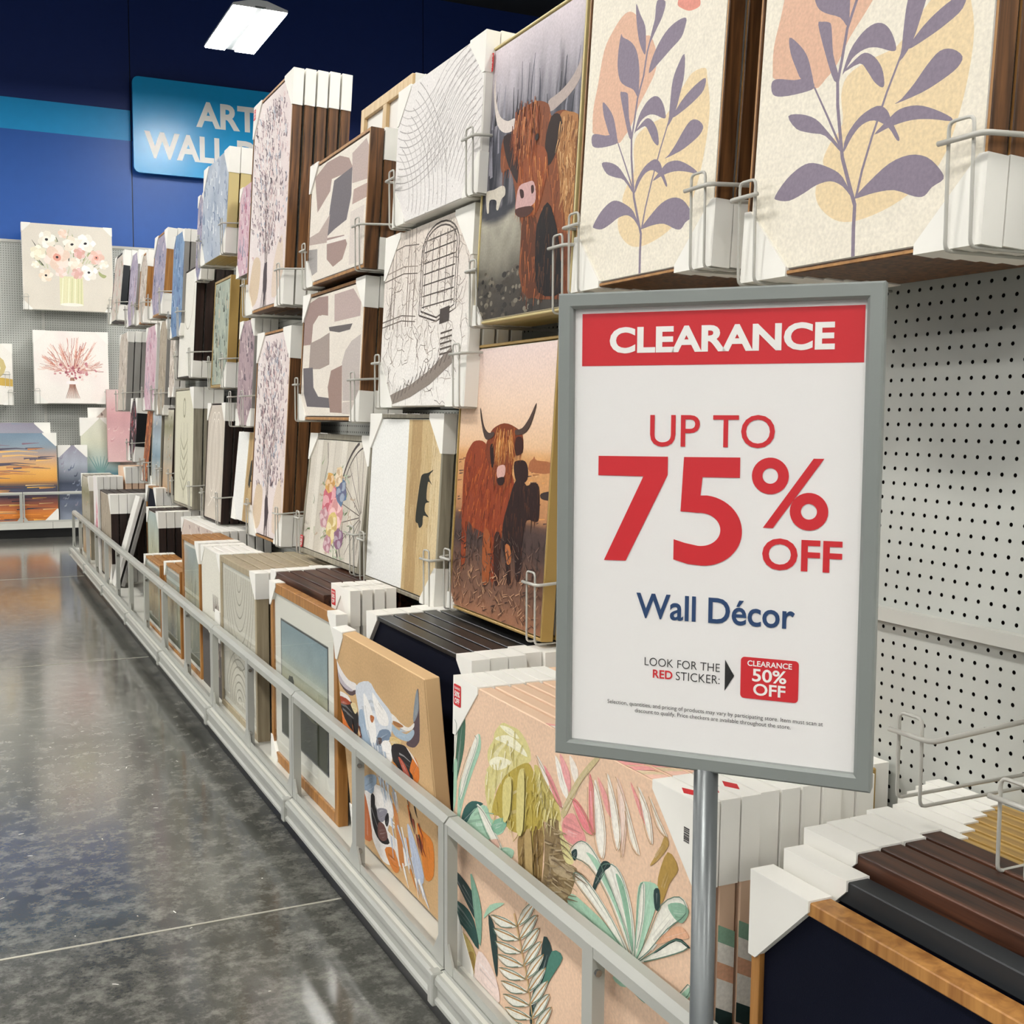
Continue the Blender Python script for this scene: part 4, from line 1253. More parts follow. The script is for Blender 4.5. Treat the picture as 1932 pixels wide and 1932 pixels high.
def art_pampas(A):
    A.bg(lambda u, v: nzc(mixc('#f1ebe4', '#f0dedb', max(0, .7 * noise.noise(Vector((u * 4, v * 4, 1))))), u, v, .04, 4), 24, 24)
    def pl(i, k):
        a = A.rng.uniform(.05, 3.09); l = A.rng.uniform(.16, .44) * (.8 + .3 * math.sin(a))
        x0, y0 = .5 + .08 * math.cos(a), .44
        c = A.rng.choice(['#d9a190', '#c98f84', '#e8c3b3', '#b9786c', '#e3b5a4', '#e9cfc4', '#eee0d8', '#a96a64'])
        b = a + A.rng.uniform(-.25, .25)
        A.stroke([(x0, y0), (x0 + l * .5 * math.cos(a), y0 + l * .5 * math.sin(a)), (x0 + l * .8 * math.cos(b), y0 + l * .8 * math.sin(b)), (x0 + l * math.cos(b), y0 + l * math.sin(b))], .004, A.rng.uniform(.001, .008), c, k)
    A.many(150, pl, 70)
    for cx, cy, a, l in ((.55, .62, 1.45, .28), (.68, .60, 1.05, .28), (.42, .60, 1.9, .22), (.28, .52, 2.5, .2)):
        for i in range(26):
            t = i / 25; px, py = cx + l * t * math.cos(a), cy + l * t * math.sin(a); sd = -1 if i % 2 else 1
            A.stroke([(px, py), (px + .035 * math.cos(a + sd * .5), py + .035 * math.sin(a + sd * .5))], .010 * (1 - .6 * t), .002, A.rng.choice(['#d99a86', '#c98474', '#e5b4a2']))
    def bl(i, k):
        x = .5 + A.rng.gauss(0, .13); y = .45 + A.rng.gauss(0, .045)
        A.ell(x, y, A.rng.uniform(.010, .026), A.rng.uniform(.010, .024), A.rng.choice(['#c98a90', '#ead2cc', '#b76a74', '#f3e8e2', '#a6626a', '#f0dcd4', '#d8a8a6']), A.rng.random() * 3, 9, k, .25)
    A.many(70, bl, 70)
    for i in range(12): A.stroke([(.48 + i * .004, .36), (.46 + i * .008, .22), (.41 + i * .017, .07)], .006, .004, A.rng.choice(['#b08474', '#8f6a5c', '#c69c8a']))
    A.poly([(.44, .31), (.56, .31), (.57, .27), (.43, .27)], '#f4ecea')
def art_moon(A):
    A.bg(lambda u, v: nzc('#eeeae2', u, v, .04, 5), 8, 8)
    A.poly([(0, .30), (.5, .36), (1, .3), (1, .42), (.5, .46), (0, .40)], '#d2b05a')
    A.ell(.62, .62, .30, .26, '#cdbb84'); A.ell(.58, .60, .27, .23, '#f0ece6'); A.ell(.5, .55, .2, .16, '#8c8894', 0, 12, None, .1)
def art_lake(A):
    r = ramp([(0, '#9db9c4'), (.25, '#7d9fb0'), (.34, '#3c5a6a'), (.45, '#5f8791'), (.55, '#b9ccc6'), (.75, '#cfd0bb'), (1, '#dcdccb')])
    A.bg(lambda u, v: nzc(r(v), u, v, .12, 5), 8, 18)
    for i in range(7): A.stroke([(.5, .42), (.2 + i * .1, .62)], .02, .004, '#7fa5a2')
def generic(seed, pal, mode='mix'):
    def f(A):
        A.rng.seed(seed)
        if mode == 'bands':
            r = ramp([(i / (len(pal) - 1), c) for i, c in enumerate(pal)])
            A.bg(lambda u, v: nzc(r(v), u, v, .15, 5, seed), 8, 20)
        else:
            A.bg(lambda u, v: nzc(mixc(pal[0], pal[1], .5 + .5 * noise.noise(Vector((u * 3, v * 3, seed)))), u, v, .12, 6, seed), 10, 16)
        def st(i, k):
            x = A.rng.random(); y = A.rng.random(); a = A.rng.uniform(1.0, 2.1) if mode != 'bands' else A.rng.uniform(-.1, .1); l = A.rng.uniform(.04, .16)
            A.stroke([(x, y), (x + l * math.cos(a) * .5, y + l * math.sin(a) * .5), (x + l * math.cos(a + .4), y + l * math.sin(a + .4))], A.rng.uniform(.006, .03), .002, A.rng.choice(pal), k)
        A.many(110 if mode != 'bands' else 30, st, 60)
    return f

# ------------------------------------------------------------------ pictures
_mc = {}
def cached(key, fn):
    if key not in _mc: _mc[key] = fn()
    return _mc[key]

def ring_mesh(w, h, t, fw, mat):
    def mk():
        mb = MB(); c = 0.0015
        swept_ring(mb, w, h, 0, [(0, t - c), (c, t), (fw, t), (fw, 0.001), (fw - c, 0), (c, 0), (0, c)], 4 if mat is M['walnut'] else None)
        return mb.mesh('frame', [mat, M['lightrim']] if mat is M['walnut'] else mat)
    return cached(('ring', w, h, t, fw, mat.name), mk)
def slab_mesh(w, h, y0, y1, z0, mat, c=0.002):
    def mk():
        mb = MB(); mb.cbox(-w / 2, w / 2, y0, y1, z0, z0 + h, c); return mb.mesh('canvas', mat)
    return cached(('slab', w, h, y0, y1, z0, mat.name), mk)
def corner_mesh(t, a, sx, sz):
    """white card pocket over one corner; apex at the origin"""
    def mk():
        mb = MB(); e = 0.0025
        tri = [(e * sx, e * sz), (-a * sx, e * sz), (-a * sx, -0.012 * sz), (-0.012 * sx, -a * sz), (e * sx, -a * sz)]
        mb.prism(tri, -0.003, t + 0.001, lambda p, q: (p[0], q, p[1]))
        return mb.mesh('corner_protector', M['card'])
    return cached(('corner', t, a, sx, sz), mk)
def sticker_mesh():
    def mk():
        mb = MB(); mb.prism(rrect(-0.019, 0.019, 0, 0.046, 0.004, 3), -0.0006, 0, lambda p, q: (p[0], q, p[1]), 0)
        lettering(mb, 'CLEARANCE', -0.016, 0.016, 0.036, 0.041, -0.0009, 0.02, 1)
        lettering(mb, '50%', -0.014, 0.014, 0.020, 0.032, -0.0009, 0.03, 1)
        lettering(mb, 'OFF', -0.013, 0.013, 0.005, 0.017, -0.0009, 0.03, 1)
        return mb.mesh('red_sticker', [M['red'], M['white_letter']])
    return cached('sticker', mk)

def add_parts(root, w, h, t, style, side, art, corners, ca, sticker, seed, fw):
    w, h = round(w, 4), round(h, 4)
    if style == 'wrap':
        put('canvas', slab_mesh(w, h, 0, t, 0, M[side]), root)
        pw, ph, pz, py = w - 0.004, h - 0.004, 0.002, 0.0
    elif style == 'float':
        put('frame', ring_mesh(w, h, t, fw, M[side]), root)
        pw, ph, pz, py = w - 2 * fw - 0.008, h - 2 * fw - 0.008, fw + 0.004, 0.003
        put('canvas', slab_mesh(round(pw + 0.003, 4), round(ph + 0.003, 4), 0.003, t - 0.003, round(pz - 0.0015, 4), M['canvas']), root)
        put('backing', slab_mesh(round(w - 0.012, 4), round(h - 0.012, 4), t - 0.006, t - 0.002, 0.006, M['blackframe']), root)
    elif style == 'dark':
        put('frame', ring_mesh(w, h, t, fw, M[side]), root)
        put('canvas', slab_mesh(round(w - 2 * fw + 0.002, 4), round(h - 2 * fw + 0.002, 4), 0.008, t - 0.003, round(fw - 0.001, 4), M['navycanvas']), root)
        art = None
    else:  # 'mat' : framed under glass
        put('frame', ring_mesh(w, h, t, fw, M[side]), root)
        put('mat_board', slab_mesh(round(w - 2 * fw + 0.002, 4), round(h - 2 * fw + 0.002, 4), 0.008, 0.012, round(fw - 0.001, 4), M['matboard']), root)
        b = {'mat': 0.085, 'thinmat': 0.02}[style]
        pw, ph, pz, py = w - 2 * fw - 2 * b, h - 2 * fw - 2 * b, fw + b, 0.0076
        o = put('print_border', slab_mesh(round(pw + 0.014, 4), round(ph + 0.014, 4), 0.0078, 0.009, round(pz - 0.007, 4), M['charcoal' if style == 'mat' else 'matboard']), root)
        g = put('glass', cached(('pane', w, h, fw), lambda: (lambda q: (q.box(-w / 2 + fw - 0.001, w / 2 - fw + 0.001, 0.002, 0.0035, fw - 0.001, h - fw + 0.001), q.mesh('glass', M['pane']))[1])(MB())), root)
    if art:
        A = Art(pw, ph, seed)
        ART_FN[art](A)
        o = put('print', A.mesh('print'), root)
        o.location = (0, py, pz)
    x = w / 2
    for c in corners.split():
        sx = -1 if c[1] == 'l' else 1; sz = 1 if c[0] == 't' else -1
        p = put('corner_protector', corner_mesh(t, ca, sx, sz), root)
        p.location = (sx * x, 0, h if sz > 0 else 0)
    if sticker:
        p = put('red_sticker', sticker_mesh(), root)
        p.location = {'tl': (-x + 0.022, -0.0034, h - 0.06), 'bl': (-x + 0.022, -0.0034, 0.02), 'tr': (x - 0.024, -0.0034, h - 0.06)}[sticker]

ALLC = 'tl tr bl br'
ORD = ['first', 'second', 'third', 'fourth', 'fifth', 'sixth', 'seventh', 'eighth', 'ninth', 'tenth']
def picture(name, label, X, ya, yb, z0, z1, lean, t, style, side, art=None, n=1, backlabel=None, backn='stacked_canvas', corners=ALLC, ca=0.10,
            sticker=None, seed=1, fw=0.012, gap=0.007, drift=0.0, yaw=0, roll=0, jit=0.004, backcorners=None, backz=0.0, backside=None):
    """stack of n pictures facing the aisle (normal -X); ya < yb along the aisle"""
    w, h = yb - ya, (z1 - z0)
    rng = random.Random(seed * 7 + 3)
    for i in range(n):
        if i == 0:
            r = thing(name, label, 'picture', (X, (ya + yb) / 2, z0), (R(-lean), 0, R(-90 + yaw)))
            add_parts(r, w, h, t, style, side, art, corners, ca, sticker, seed, fw)
        else:
            r = thing(backn, backlabel + ', ' + ORD[i] + ' in line', 'picture', (X + i * (t + gap) / math.cos(R(lean)), (ya + yb) / 2 + rng.uniform(-jit, jit) + drift * i, z0 + (rng.uniform(0, 1) * backz)), (R(-lean), 0, R(-90 + yaw)),
                      group=backlabel)
            add_parts(r, w, h, t, 'wrap' if style == 'wrap' else ('float' if style != 'dark' else 'dark'), backside or side, None, (corners if backcorners is None else (backcorners(i) if callable(backcorners) else backcorners)), ca, None, seed, fw)
        if roll:
            r.rotation_mode = 'XYZ'
            r.matrix_world = Matrix.Translation(r.location) @ Matrix.Rotation(R(-90 + yaw), 4, 'Z') @ Matrix.Rotation(R(-lean), 4, 'X') @ Matrix.Rotation(R(roll), 4, 'Y')

ART_FN = dict(leaf=art_leaf, cow1=art_cow1, cow2=art_cow2, longhorn=art_longhorn, trop=art_trop, abs1=art_abs('abs1'), abs2=art_abs('abs2'), bull=art_bull,
    lines=art_lines, sketch=art_sketch, tall=art_tall, wheel=art_wheel, landscape=art_landscape, arch=art_arch, ovals=art_ovals, botanic=art_botanic, hen=art_hen,
    glass=art_glass, sunset=art_sunset, bouquet=art_bouquet, pampas=art_pampas, moon=art_moon, lake=art_lake,
    plainoval=art_plainoval, pinksplash=art_pinksplash,
    blueab=generic(3, ['#8d9bb0', '#c9d0d8', '#5f7394', '#e6e8ea', '#a9b3c4', '#74819a']),
    goldflow=generic(4, ['#8c9a90', '#b9bfae', '#3c4238', '#596153', '#c9b9a0', '#2f332c']),
    mauve=generic(5, ['#b9a3a6', '#9d888e', '#6b5a66', '#d8c8c6', '#574c58']),
    lav=generic(6, ['#b6a6b4', '#8f93ab', '#5c6e94', '#d9cdd0', '#37486a']),
    redfl=generic(7, ['#d8cfc4', '#c9beb2', '#b3232a', '#8d8a5c', '#d98a74', '#e9e2d8']),
    purple=generic(8, ['#9a8fa6', '#c6bccb', '#5f5673', '#e0d6dc', '#6d6a72', '#d3a9ae']),
    pinkab=generic(9, ['#c9a3b0', '#dcc3cb', '#a05f7a', '#8f8fa0', '#e8dcdc', '#b7788c']),
    bluewave=generic(10, ['#5a7ca6', '#8ea7c4', '#2f4f7d', '#b9c6d8', '#6f6f9a', '#3c5c86']),
    sea1=generic(11, ['#c9c3b4', '#b0b4b2', '#7f98a6', '#a9b9c2', '#8f9aa4', '#c8cdd0'], 'bands'),
    sea2=generic(12, ['#b08f6c', '#c9b294', '#a8a294', '#b9b2a0', '#8d8a6c', '#cfc9b8'], 'bands'),
    orange=generic(13, ['#d9783c', '#3a2a2e', '#e8a05c', '#6b3c34', '#f0c08c']),
    floralblack=generic(14, ['#3a2c34', '#1d1a1f', '#c24a56', '#d8b9be', '#8c7088']),
    portrait=generic(15, ['#d9cfc4', '#b9ab9c', '#6c6052', '#e8dfd6', '#9a8a72']),
    plank=generic(16, ['#a39684', '#b9ad9a', '#8a7d6b', '#c9beac']),
    fence=generic(17, ['#dcd0c6', '#cbb9ae', '#8d7a74', '#eae2da', '#b09a92']),
    greyblue=generic(18, ['#8f97a6', '#6c7488', '#454c5c', '#a9afba', '#9a95a4'], 'bands'),
    pinkpane=generic(19, ['#d8b4b2', '#cfa5a6', '#c99a9c', '#dcc0bd'], 'bands'),
)

LEAN = 3.45
P = picture
# ---- pictures held on the pegboard, near to far
P('leaf_canvas', 'cream canvas of mauve leaves at the far right, largest and nearest of the pair', 1.2, 1.108, 1.612, 1.556, 2.316, LEAN, 0.034, 'float', 'walnut', 'leaf', 6,
  'brown-sided framed canvas stacked behind the nearest mauve leaf picture', corners=ALLC, fw=0.007, ca=0.115)
P('leaf_canvas', 'cream canvas of mauve leaves standing beside the grey-sky highland cow picture', 1.2, 1.70, 2.208, 1.595, 2.355, LEAN, 0.034, 'float', 'walnut', 'leaf', 6,
  'brown-sided framed canvas stacked behind the leaf picture next to the cow', ca=0.115, fw=0.007)
P('cow_picture', 'tall picture of a shaggy brown highland cow under a grey wintry sky', 1.2, 2.225, 2.735, 1.56, 2.245, LEAN, 0.03, 'float', 'palegold', 'cow1', 4,
  'pale gold framed picture stacked behind the grey-sky highland cow', corners='bl', sticker='tl', ca=0.05, fw=0.006)
P('cow_picture', 'picture of a red highland cow with a dark calf at sunset', 1.2, 2.345, 2.905, 0.812, 1.515, LEAN, 0.032, 'float', 'gold', 'cow2', 4,
  'gold framed picture stacked behind the red cow and calf', corners='bl', sticker='tl', ca=0.04, fw=0.007)
P('line_canvas', 'white canvas with sweeping grey contour lines, topmost in its column', 1.2, 2.705, 3.335, 1.89, 2.285, LEAN, 0.034, 'wrap', 'whiteedge', 'lines', 4,
  'white wrapped canvas stacked behind the contour line canvas', ca=0.10, backz=0.004)
P('sketch_canvas', 'pale canvas with a brown ink sketch of an arched barred window', 1.2, 2.79, 3.475, 1.357, 1.878, LEAN, 0.034, 'wrap', 'whiteedge', 'sketch', 4,
  'white wrapped canvas stacked behind the ink sketch', ca=0.13)
P('bull_canvas', 'white and wood-grain canvas with a small black bull turned sideways', 1.2, 3.005, 3.635, 0.792, 1.335, LEAN, 0.036, 'float', 'greige', 'bull', 4,
  'grey-brown framed canvas stacked behind the sideways bull', corners='tl tr br', ca=0.11)
P('abstract_canvas', 'mauve and charcoal abstract canvas, topmost in its column', 1.2, 3.61, 4.30, 1.803, 2.25, LEAN, 0.045, 'float', 'walnut', 'abs1', 3,
  'walnut framed canvas stacked behind the upper abstract', corners='tl bl', backcorners='tr br', ca=0.10)
P('abstract_canvas', 'mauve and charcoal abstract canvas below its twin, above the flower basket', 1.2, 3.67, 4.42, 1.312, 1.785, LEAN, 0.045, 'float', 'walnut', 'abs2', 3,
  'walnut framed canvas stacked behind the lower abstract', ca=0.10)
P('flower_wheel_canvas', 'rustic canvas of a flower bouquet on an old bicycle wheel', 1.2, 3.69, 4.42, 0.80, 1.262, 6.5, 0.03, 'float', 'greige', 'wheel', 2,
  'grey framed canvas stacked behind the bicycle wheel flowers', corners='tl tr', sticker='bl', fw=0.018)
P('meadow_canvas', 'tall canvas of pale pink meadow stems, the upper of two', 1.2, 4.625, 5.30, 1.775, 2.70, LEAN, 0.038, 'float', 'walnut', 'tall', 5,
  'walnut framed canvas stacked behind the upper meadow canvas', ca=0.14, gap=0.012, sticker='tl', backz=0.003)
P('meadow_canvas', 'tall canvas of pale pink meadow stems, the lower of two', 1.2, 4.70, 5.285, 0.79, 1.695, LEAN, 0.043, 'float', 'walnut', 'tall', 3,
  'walnut framed canvas stacked behind the lower meadow canvas', ca=0.13, seed=5)
P('reversed_canvas', 'canvas turned to show its white back and pine stretcher bars', 1.352, 3.60, 4.12, 2.0, 2.43, LEAN, 0.026, 'wrap', 'whiteedge', None, 4,
  'white capped canvas stacked behind the reversed one', corners='tr', ca=0.10, jit=0.01)
P('blue_abstract_canvas', 'blue and white brushed abstract canvas with a pale gold edge', 1.2, 5.70, 6.33, 2.11, 2.61, LEAN, 0.05, 'wrap', 'palegold', 'blueab', 3,
  'pale gold edged canvas stacked behind the blue abstract', ca=0.12)
P('mauve_abstract_canvas', 'narrow blue-pink abstract canvas tucked beside the upper meadow canvas', 1.24, 5.35, 5.65, 1.98, 2.40, LEAN, 0.03, 'wrap', 'greyedge', 'pinkab', 2,
  'grey edged canvas behind the narrow blue-pink abstract', ca=0.06)
P('gold_framed_canvas', 'dark green flowing abstract in a gold frame', 1.2, 5.735, 6.12, 1.467, 2.01, LEAN, 0.045, 'float', 'gold', 'goldflow', 3,
  'gold framed canvas stacked behind the green abstract', corners='br', ca=0.12)
P('mauve_portrait_canvas', 'muted mauve figure canvas left of the lower meadow canvas', 1.22, 5.31, 5.62, 1.28, 1.77, LEAN, 0.03, 'wrap', 'greyedge', 'mauve', 3,
  'grey edged canvas stacked behind the mauve figure', ca=0.08)
P('oval_line_canvas', 'beige canvas of thin white interlocking ovals', 1.2, 5.92, 6.37, 0.775, 1.39, LEAN, 0.042, 'float', 'espresso', 'ovals', 4,
  'dark brown framed canvas stacked behind the white ovals', corners='tr tl', ca=0.09, fw=0.006)
P('bull_canvas', 'white canvas with a black animal shape squeezed beside the ovals', 1.23, 5.38, 5.80, 0.82, 1.25, 6, 0.02, 'wrap', 'whiteedge', 'bull', 1, corners='bl')
P('botanic_canvas', 'olive botanical line drawing in a grey-green frame', 1.2, 6.70, 7.32, 0.79, 1.485, 2.0, 0.05, 'float', 'greige', 'botanic', 3,
  'grey-green framed canvas stacked behind the botanical drawing', corners='tr', ca=0.12)
P('white_oval_canvas', 'plain white canvas with a single faint oval arc', 1.2, 6.61, 7.12, 1.54, 2.155, LEAN, 0.045, 'float', 'espresso', 'plainoval', 4,
  'dark brown framed canvas stacked behind the plain white oval', corners='br tl', ca=0.09, fw=0.006)
P('lavender_canvas', 'lavender and navy abstract canvas left of the blue brushed one', 1.22, 6.42, 6.60, 2.06, 2.52, LEAN, 0.03, 'wrap', 'greyedge', 'lav', 2, 'grey edged canvas behind the lavender abstract', ca=0.06)
P('blue_wave_canvas', 'deep blue watery canvas in the far upper row', 1.2, 6.96, 7.33, 1.79, 2.40, LEAN, 0.03, 'wrap', 'greyedge', 'bluewave', 2, 'grey edged canvas behind the deep blue watery canvas', ca=0.07)
P('far_framed_canvas', 'blue and grey picture with caramel brown sides and big white corners', 1.2, 7.60, 8.12, 1.965, 2.50, 5, 0.055, 'float', 'oak', 'lav', 3, 'caramel framed canvas stacked behind the far blue picture', ca=0.13, seed=3)
P('far_beige_canvas', 'pale beige canvas with brown sides in the far upper row', 1.2, 8.38, 8.74, 1.965, 2.46, 5, 0.04, 'float', 'oak', 'portrait', 4, 'brown framed canvas stacked behind the pale beige canvas', ca=0.11)
P('far_purple_canvas', 'purple grey abstract canvas in the far upper row', 1.2, 8.86, 9.28, 1.985, 2.52, 5, 0.035, 'wrap', 'greyedge', 'purple', 4, 'grey edged canvas behind the purple abstract', ca=0.1)
P('far_red_flower_canvas', 'green and red poppy canvas with dark grey sides at the far end', 1.2, 9.72, 10.32, 2.08, 2.63, 6, 0.05, 'float', 'charcoal', 'redfl', 3, 'charcoal framed canvas stacked behind the poppy canvas', ca=0.12)
P('far_beige_canvas', 'pale peach canvas with three grey sides in the far middle row', 1.2, 9.45, 9.95, 1.36, 1.97, LEAN, 0.045, 'wrap', 'greyedge', 'portrait', 4, 'grey edged canvas behind the pale peach one', corners='tl tr', ca=0.08, seed=4)
P('far_pink_canvas', 'pink and lilac abstract canvas in the far middle row', 1.2, 8.02, 8.50, 1.36, 1.93, LEAN, 0.04, 'wrap', 'whiteedge', 'pinkab', 3, 'white edged canvas behind the pink lilac abstract', ca=0.09, seed=2)
P('far_plank_picture', 'taupe plank picture in the far middle row', 1.2, 7.62, 7.90, 1.33, 1.93, LEAN, 0.035, 'wrap', 'greyedge', 'plank', 2, 'grey edged picture behind the taupe planks', ca=0.06)
P('far_portrait_canvas', 'cream floral portrait canvas beside the plain white oval', 1.22, 7.36, 7.56, 1.44, 1.95, LEAN, 0.03, 'wrap', 'whiteedge', 'portrait', 2, 'white edged canvas behind the cream floral portrait', ca=0.06, seed=9)
P('far_floral_canvas', 'dark floral canvas with black sides in the far lower row', 1.2, 9.0, 9.35, 0.98, 1.45, 4, 0.09, 'float', 'blackframe', 'floralblack', 2, 'black framed canvas behind the dark floral', ca=0.11)
P('far_orange_canvas', 'orange and brown figure canvas in the far lower row', 1.2, 8.40, 8.66, 0.86, 1.40, 6, 0.03, 'wrap', 'blackframe', 'orange', 2, 'black edged canvas behind the orange figure', corners='bl', ca=0.06)
P('far_seascape', 'grey-blue seascape panel in the far lower row', 1.2, 7.86, 8.26, 0.84, 1.36, 3, 0.03, 'float', 'greige', 'sea1', 2, 'grey framed panel behind the grey-blue seascape', corners='bl', ca=0.07)
P('far_seascape', 'sandy beige seascape panel right of the grey-blue one', 1.2, 7.40, 7.78, 0.83, 1.37, 3, 0.04, 'float', 'espresso', 'sea2', 3, 'dark framed panel behind the sandy seascape', corners='', ca=0.07, fw=0.008)

# back of the reversed canvas: stretcher bars on its aisle side
for o in [o for o in COL.objects if o.name.startswith('reversed_canvas')]:
    for (xa, xb, za, zb) in ((-0.26, -0.222, 0.0, 0.43), (0.222, 0.26, 0.0, 0.43), (-0.222, 0.222, 0.0, 0.038), (-0.222, 0.222, 0.392, 0.43), (-0.019, 0.019, 0.038, 0.392)):
        mb = MB(); mb.cbox(xa, xb, -0.014, -0.0005, za, zb, 0.0015); mb.build('stretcher_bar', M['pine'], o)

# ---- bin on the deck, behind the guard rail
D = DECKZ + 0.0005
P('navy_canvas', 'near-black navy canvas in a thin wood frame at the lower right corner', 0.945, 0.50, 1.225, D, 0.722, 0.6, 0.034, 'dark', 'oak', None, 1, corners='tl', ca=0.115, fw=0.018)
P('black_framed_picture', 'picture with a thick flat black frame behind the navy canvas', 0.992, 0.48, 1.215, D, 0.746, 0.6, 0.034, 'dark', 'charcoal', None, 1, corners='tl', ca=0.12, fw=0.03)
P('dark_wood_picture', 'front dark-stained wood framed picture behind the black frame', 1.034, 0.46, 1.225, D, 0.765, 0.6, 0.036, 'dark', 'darkwood', None, 4,
  'dark-stained wood framed picture in the near bin', corners='tl', ca=0.10, fw=0.03, jit=0.03)
P('gold_framed_picture', 'front gold wood framed picture in the near bin', 1.214, 0.55, 1.275, D, 0.735, 0.6, 0.026, 'dark', 'goldwood', None, 7,
  'gold wood framed picture standing in the near bin', corners='tl', ca=0.13, fw=0.022, jit=0.012, drift=0.018)
P('tropical_canvas', 'peach canvas of tropical leaves and golden blossom behind the sign pole', 0.94, 1.345, 2.255, D, 0.775, 0.8, 0.03, 'wrap', 'peach', 'trop', 9,
  'peach edged canvas stacked behind the tropical leaf canvas', ca=0.125, sticker='tl', jit=0.008, backcorners=lambda i: 'tl tr' if i < 6 else 'tr')
P('gold_brush_canvas', 'gold and black brushed canvas at the back behind the tropical stack', 1.290, 1.47, 2.10, D, 0.735, 0.6, 0.03, 'wrap', 'gold', None, 4,
  'gold edged canvas at the back of the tropical stack', corners='', backcorners=lambda i: 'tr' if i % 2 else '', ca=0.10, jit=0.03)
P('longhorn_canvas', 'painted white longhorn cow on a tan canvas leaning on the rail', 0.962, 2.335, 3.012, D + 0.012, 0.757, -5.2, 0.036, 'wrap', 'tan', 'longhorn', 1, corners='tl bl', ca=0.085)
P('black_framed_picture', 'front black framed picture standing behind the longhorn canvas', 1.012, 2.30, 3.02, D, 0.792, -0.3, 0.04, 'dark', 'blackframe', None, 8,
  'black framed picture stacked behind the longhorn canvas', corners='tl tr', ca=0.085, jit=0.04)
P('landscape_picture', 'misty lake landscape under glass in an orange wood frame', 0.945, 3.10, 3.86, D, 0.772, 0.0, 0.03, 'mat', 'oak', 'landscape', 1, corners='tr bl tl', ca=0.08, fw=0.032)
P('capped_canvas', 'white capped canvas with a red sticker rising above the landscape frame', 1.00, 3.14, 3.32, D, 0.83, 0, 0.026, 'wrap', 'whiteedge', None, 4,
  'white capped canvas in the row behind the landscape frame', corners='tl tr', ca=0.10, sticker='tl', gap=0.011, jit=0.012)
P('brown_wood_picture', 'front brown wood framed picture behind the landscape', 0.985, 3.36, 4.0, D, 0.79, 0, 0.042, 'dark', 'darkwood', None, 6,
  'brown wood framed picture standing behind the landscape', corners='tl', ca=0.07, fw=0.03, jit=0.05)
P('arch_picture', 'beige framed picture of concentric grey arches under glass', 0.94, 4.045, 4.665, D, 0.77, 0.0, 0.045, 'thinmat', 'beige', 'arch', 7,
  'beige framed picture stacked behind the concentric arches', corners='tr', ca=0.09, fw=0.024, jit=0.006)
P('hen_canvas', 'cream canvas with a brown hen standing left of the arches', 0.95, 4.70, 5.10, D, 0.765, 0, 0.03, 'wrap', 'whiteedge', 'hen', 5,
  'white edged canvas behind the hen', corners='tl tr', ca=0.07)
P('oak_framed_picture', 'faded landscape under glass in an oak frame left of the hen', 0.945, 5.13, 5.56, D, 0.768, 0, 0.04, 'thinmat', 'oak', 'glass', 4,
  'oak framed picture behind the faded landscape', corners='tr', ca=0.09, fw=0.02)
P('small_oak_picture', 'low oak framed dark print right of the other low oak print', 0.94, 5.60, 6.05, D, 0.585, 0, 0.034, 'thinmat', 'oak', 'glass', 4,
  'low oak framed print behind the right one', corners='tl', ca=0.07, fw=0.014, seed=2)
P('small_oak_picture', 'low oak framed dark print beside the slanting white panels', 0.94, 6.20, 6.75, D, 0.545, 0, 0.034, 'thinmat', 'oak', 'glass', 4,
  'low oak framed print behind the left one', corners='tl', ca=0.07, fw=0.014, seed=3)
P('fence_canvas', 'pale pink flower canvas in the middle of the far bin', 1.115, 5.66, 6.55, D, 0.765, 0, 0.034, 'wrap', 'whiteedge', 'fence', 7,
  'white edged canvas behind the pale pink flowers', corners='tl', ca=0.08)
P('capped_canvas', 'brown canvas with a row of white caps left of the pale pink flowers', 1.03, 6.80, 7.25, D, 0.772, 0, 0.04, 'float', 'espresso', 'glass', 8,
  'brown canvas in the row of white caps', corners='tr tl', ca=0.09, seed=8)
P('slanting_panel', 'front slim white panel leaning steeply back in the bin', 0.935, 8.105, 8.30, D + 0.012, 0.80, 16, 0.024, 'wrap', 'whiteedge', None, 1, corners='')
P('slanting_panel', 'second slim grey panel leaning steeply back behind the white one', 0.975, 8.09, 8.285, D + 0.012, 0.785, 16, 0.024, 'wrap', 'greyedge', None, 1, corners='')
P('textured_canvas', 'brown textured canvas heading a row of white caps in the far bin', 0.95, 8.36, 9.0, D, 0.775, 0, 0.05, 'float', 'espresso', 'plank', 7,
  'brown sided canvas in the far bin row of white caps', corners='tr br', ca=0.13, fw=0.008)
P('pink_canvas', 'white canvas with a bright pink splash in the far bin', 0.95, 9.15, 9.45, D, 0.86, 0, 0.04, 'wrap', 'whiteedge', 'pinksplash', 4,
  'white edged canvas behind the pink splash', corners='tr', ca=0.09)
P('orange_top_canvas', 'canvas with a peach top edge behind the pink splash', 1.15, 9.12, 9.58, D, 0.93, 0, 0.04, 'wrap', 'peach', None, 5, 'peach edged canvas in the far bin', corners='tr', ca=0.12)
P('grey_landscape_canvas', 'grey brown landscape canvas at the end of the bin', 0.95, 9.75, 10.4, D, 0.83, 0, 0.04, 'float', 'greige', 'sea2', 5,
  'grey framed canvas behind the end landscape', corners='tr tl', ca=0.11, seed=6)
P('oak_top_canvas', 'caramel oak framed canvas rising behind the slanting panels', 1.14, 7.6, 8.04, D, 0.86, 0, 0.042, 'dark', 'oak', None, 5, 'oak framed canvas behind the slanting panels', corners='tr tl', ca=0.11)

# ---- loose price card leaning in the bin
mb = MB(); mb.box(-0.05, 0.05, 0, 0.004, 0, 0.13)
o = mb.build('price_card', M['card']); o.location = (0.9455, 4.76, 0.40); o.rotation_euler = (0, 0, R(-90))
tag(o, 'small white price card in front of the hen canvas', 'card')

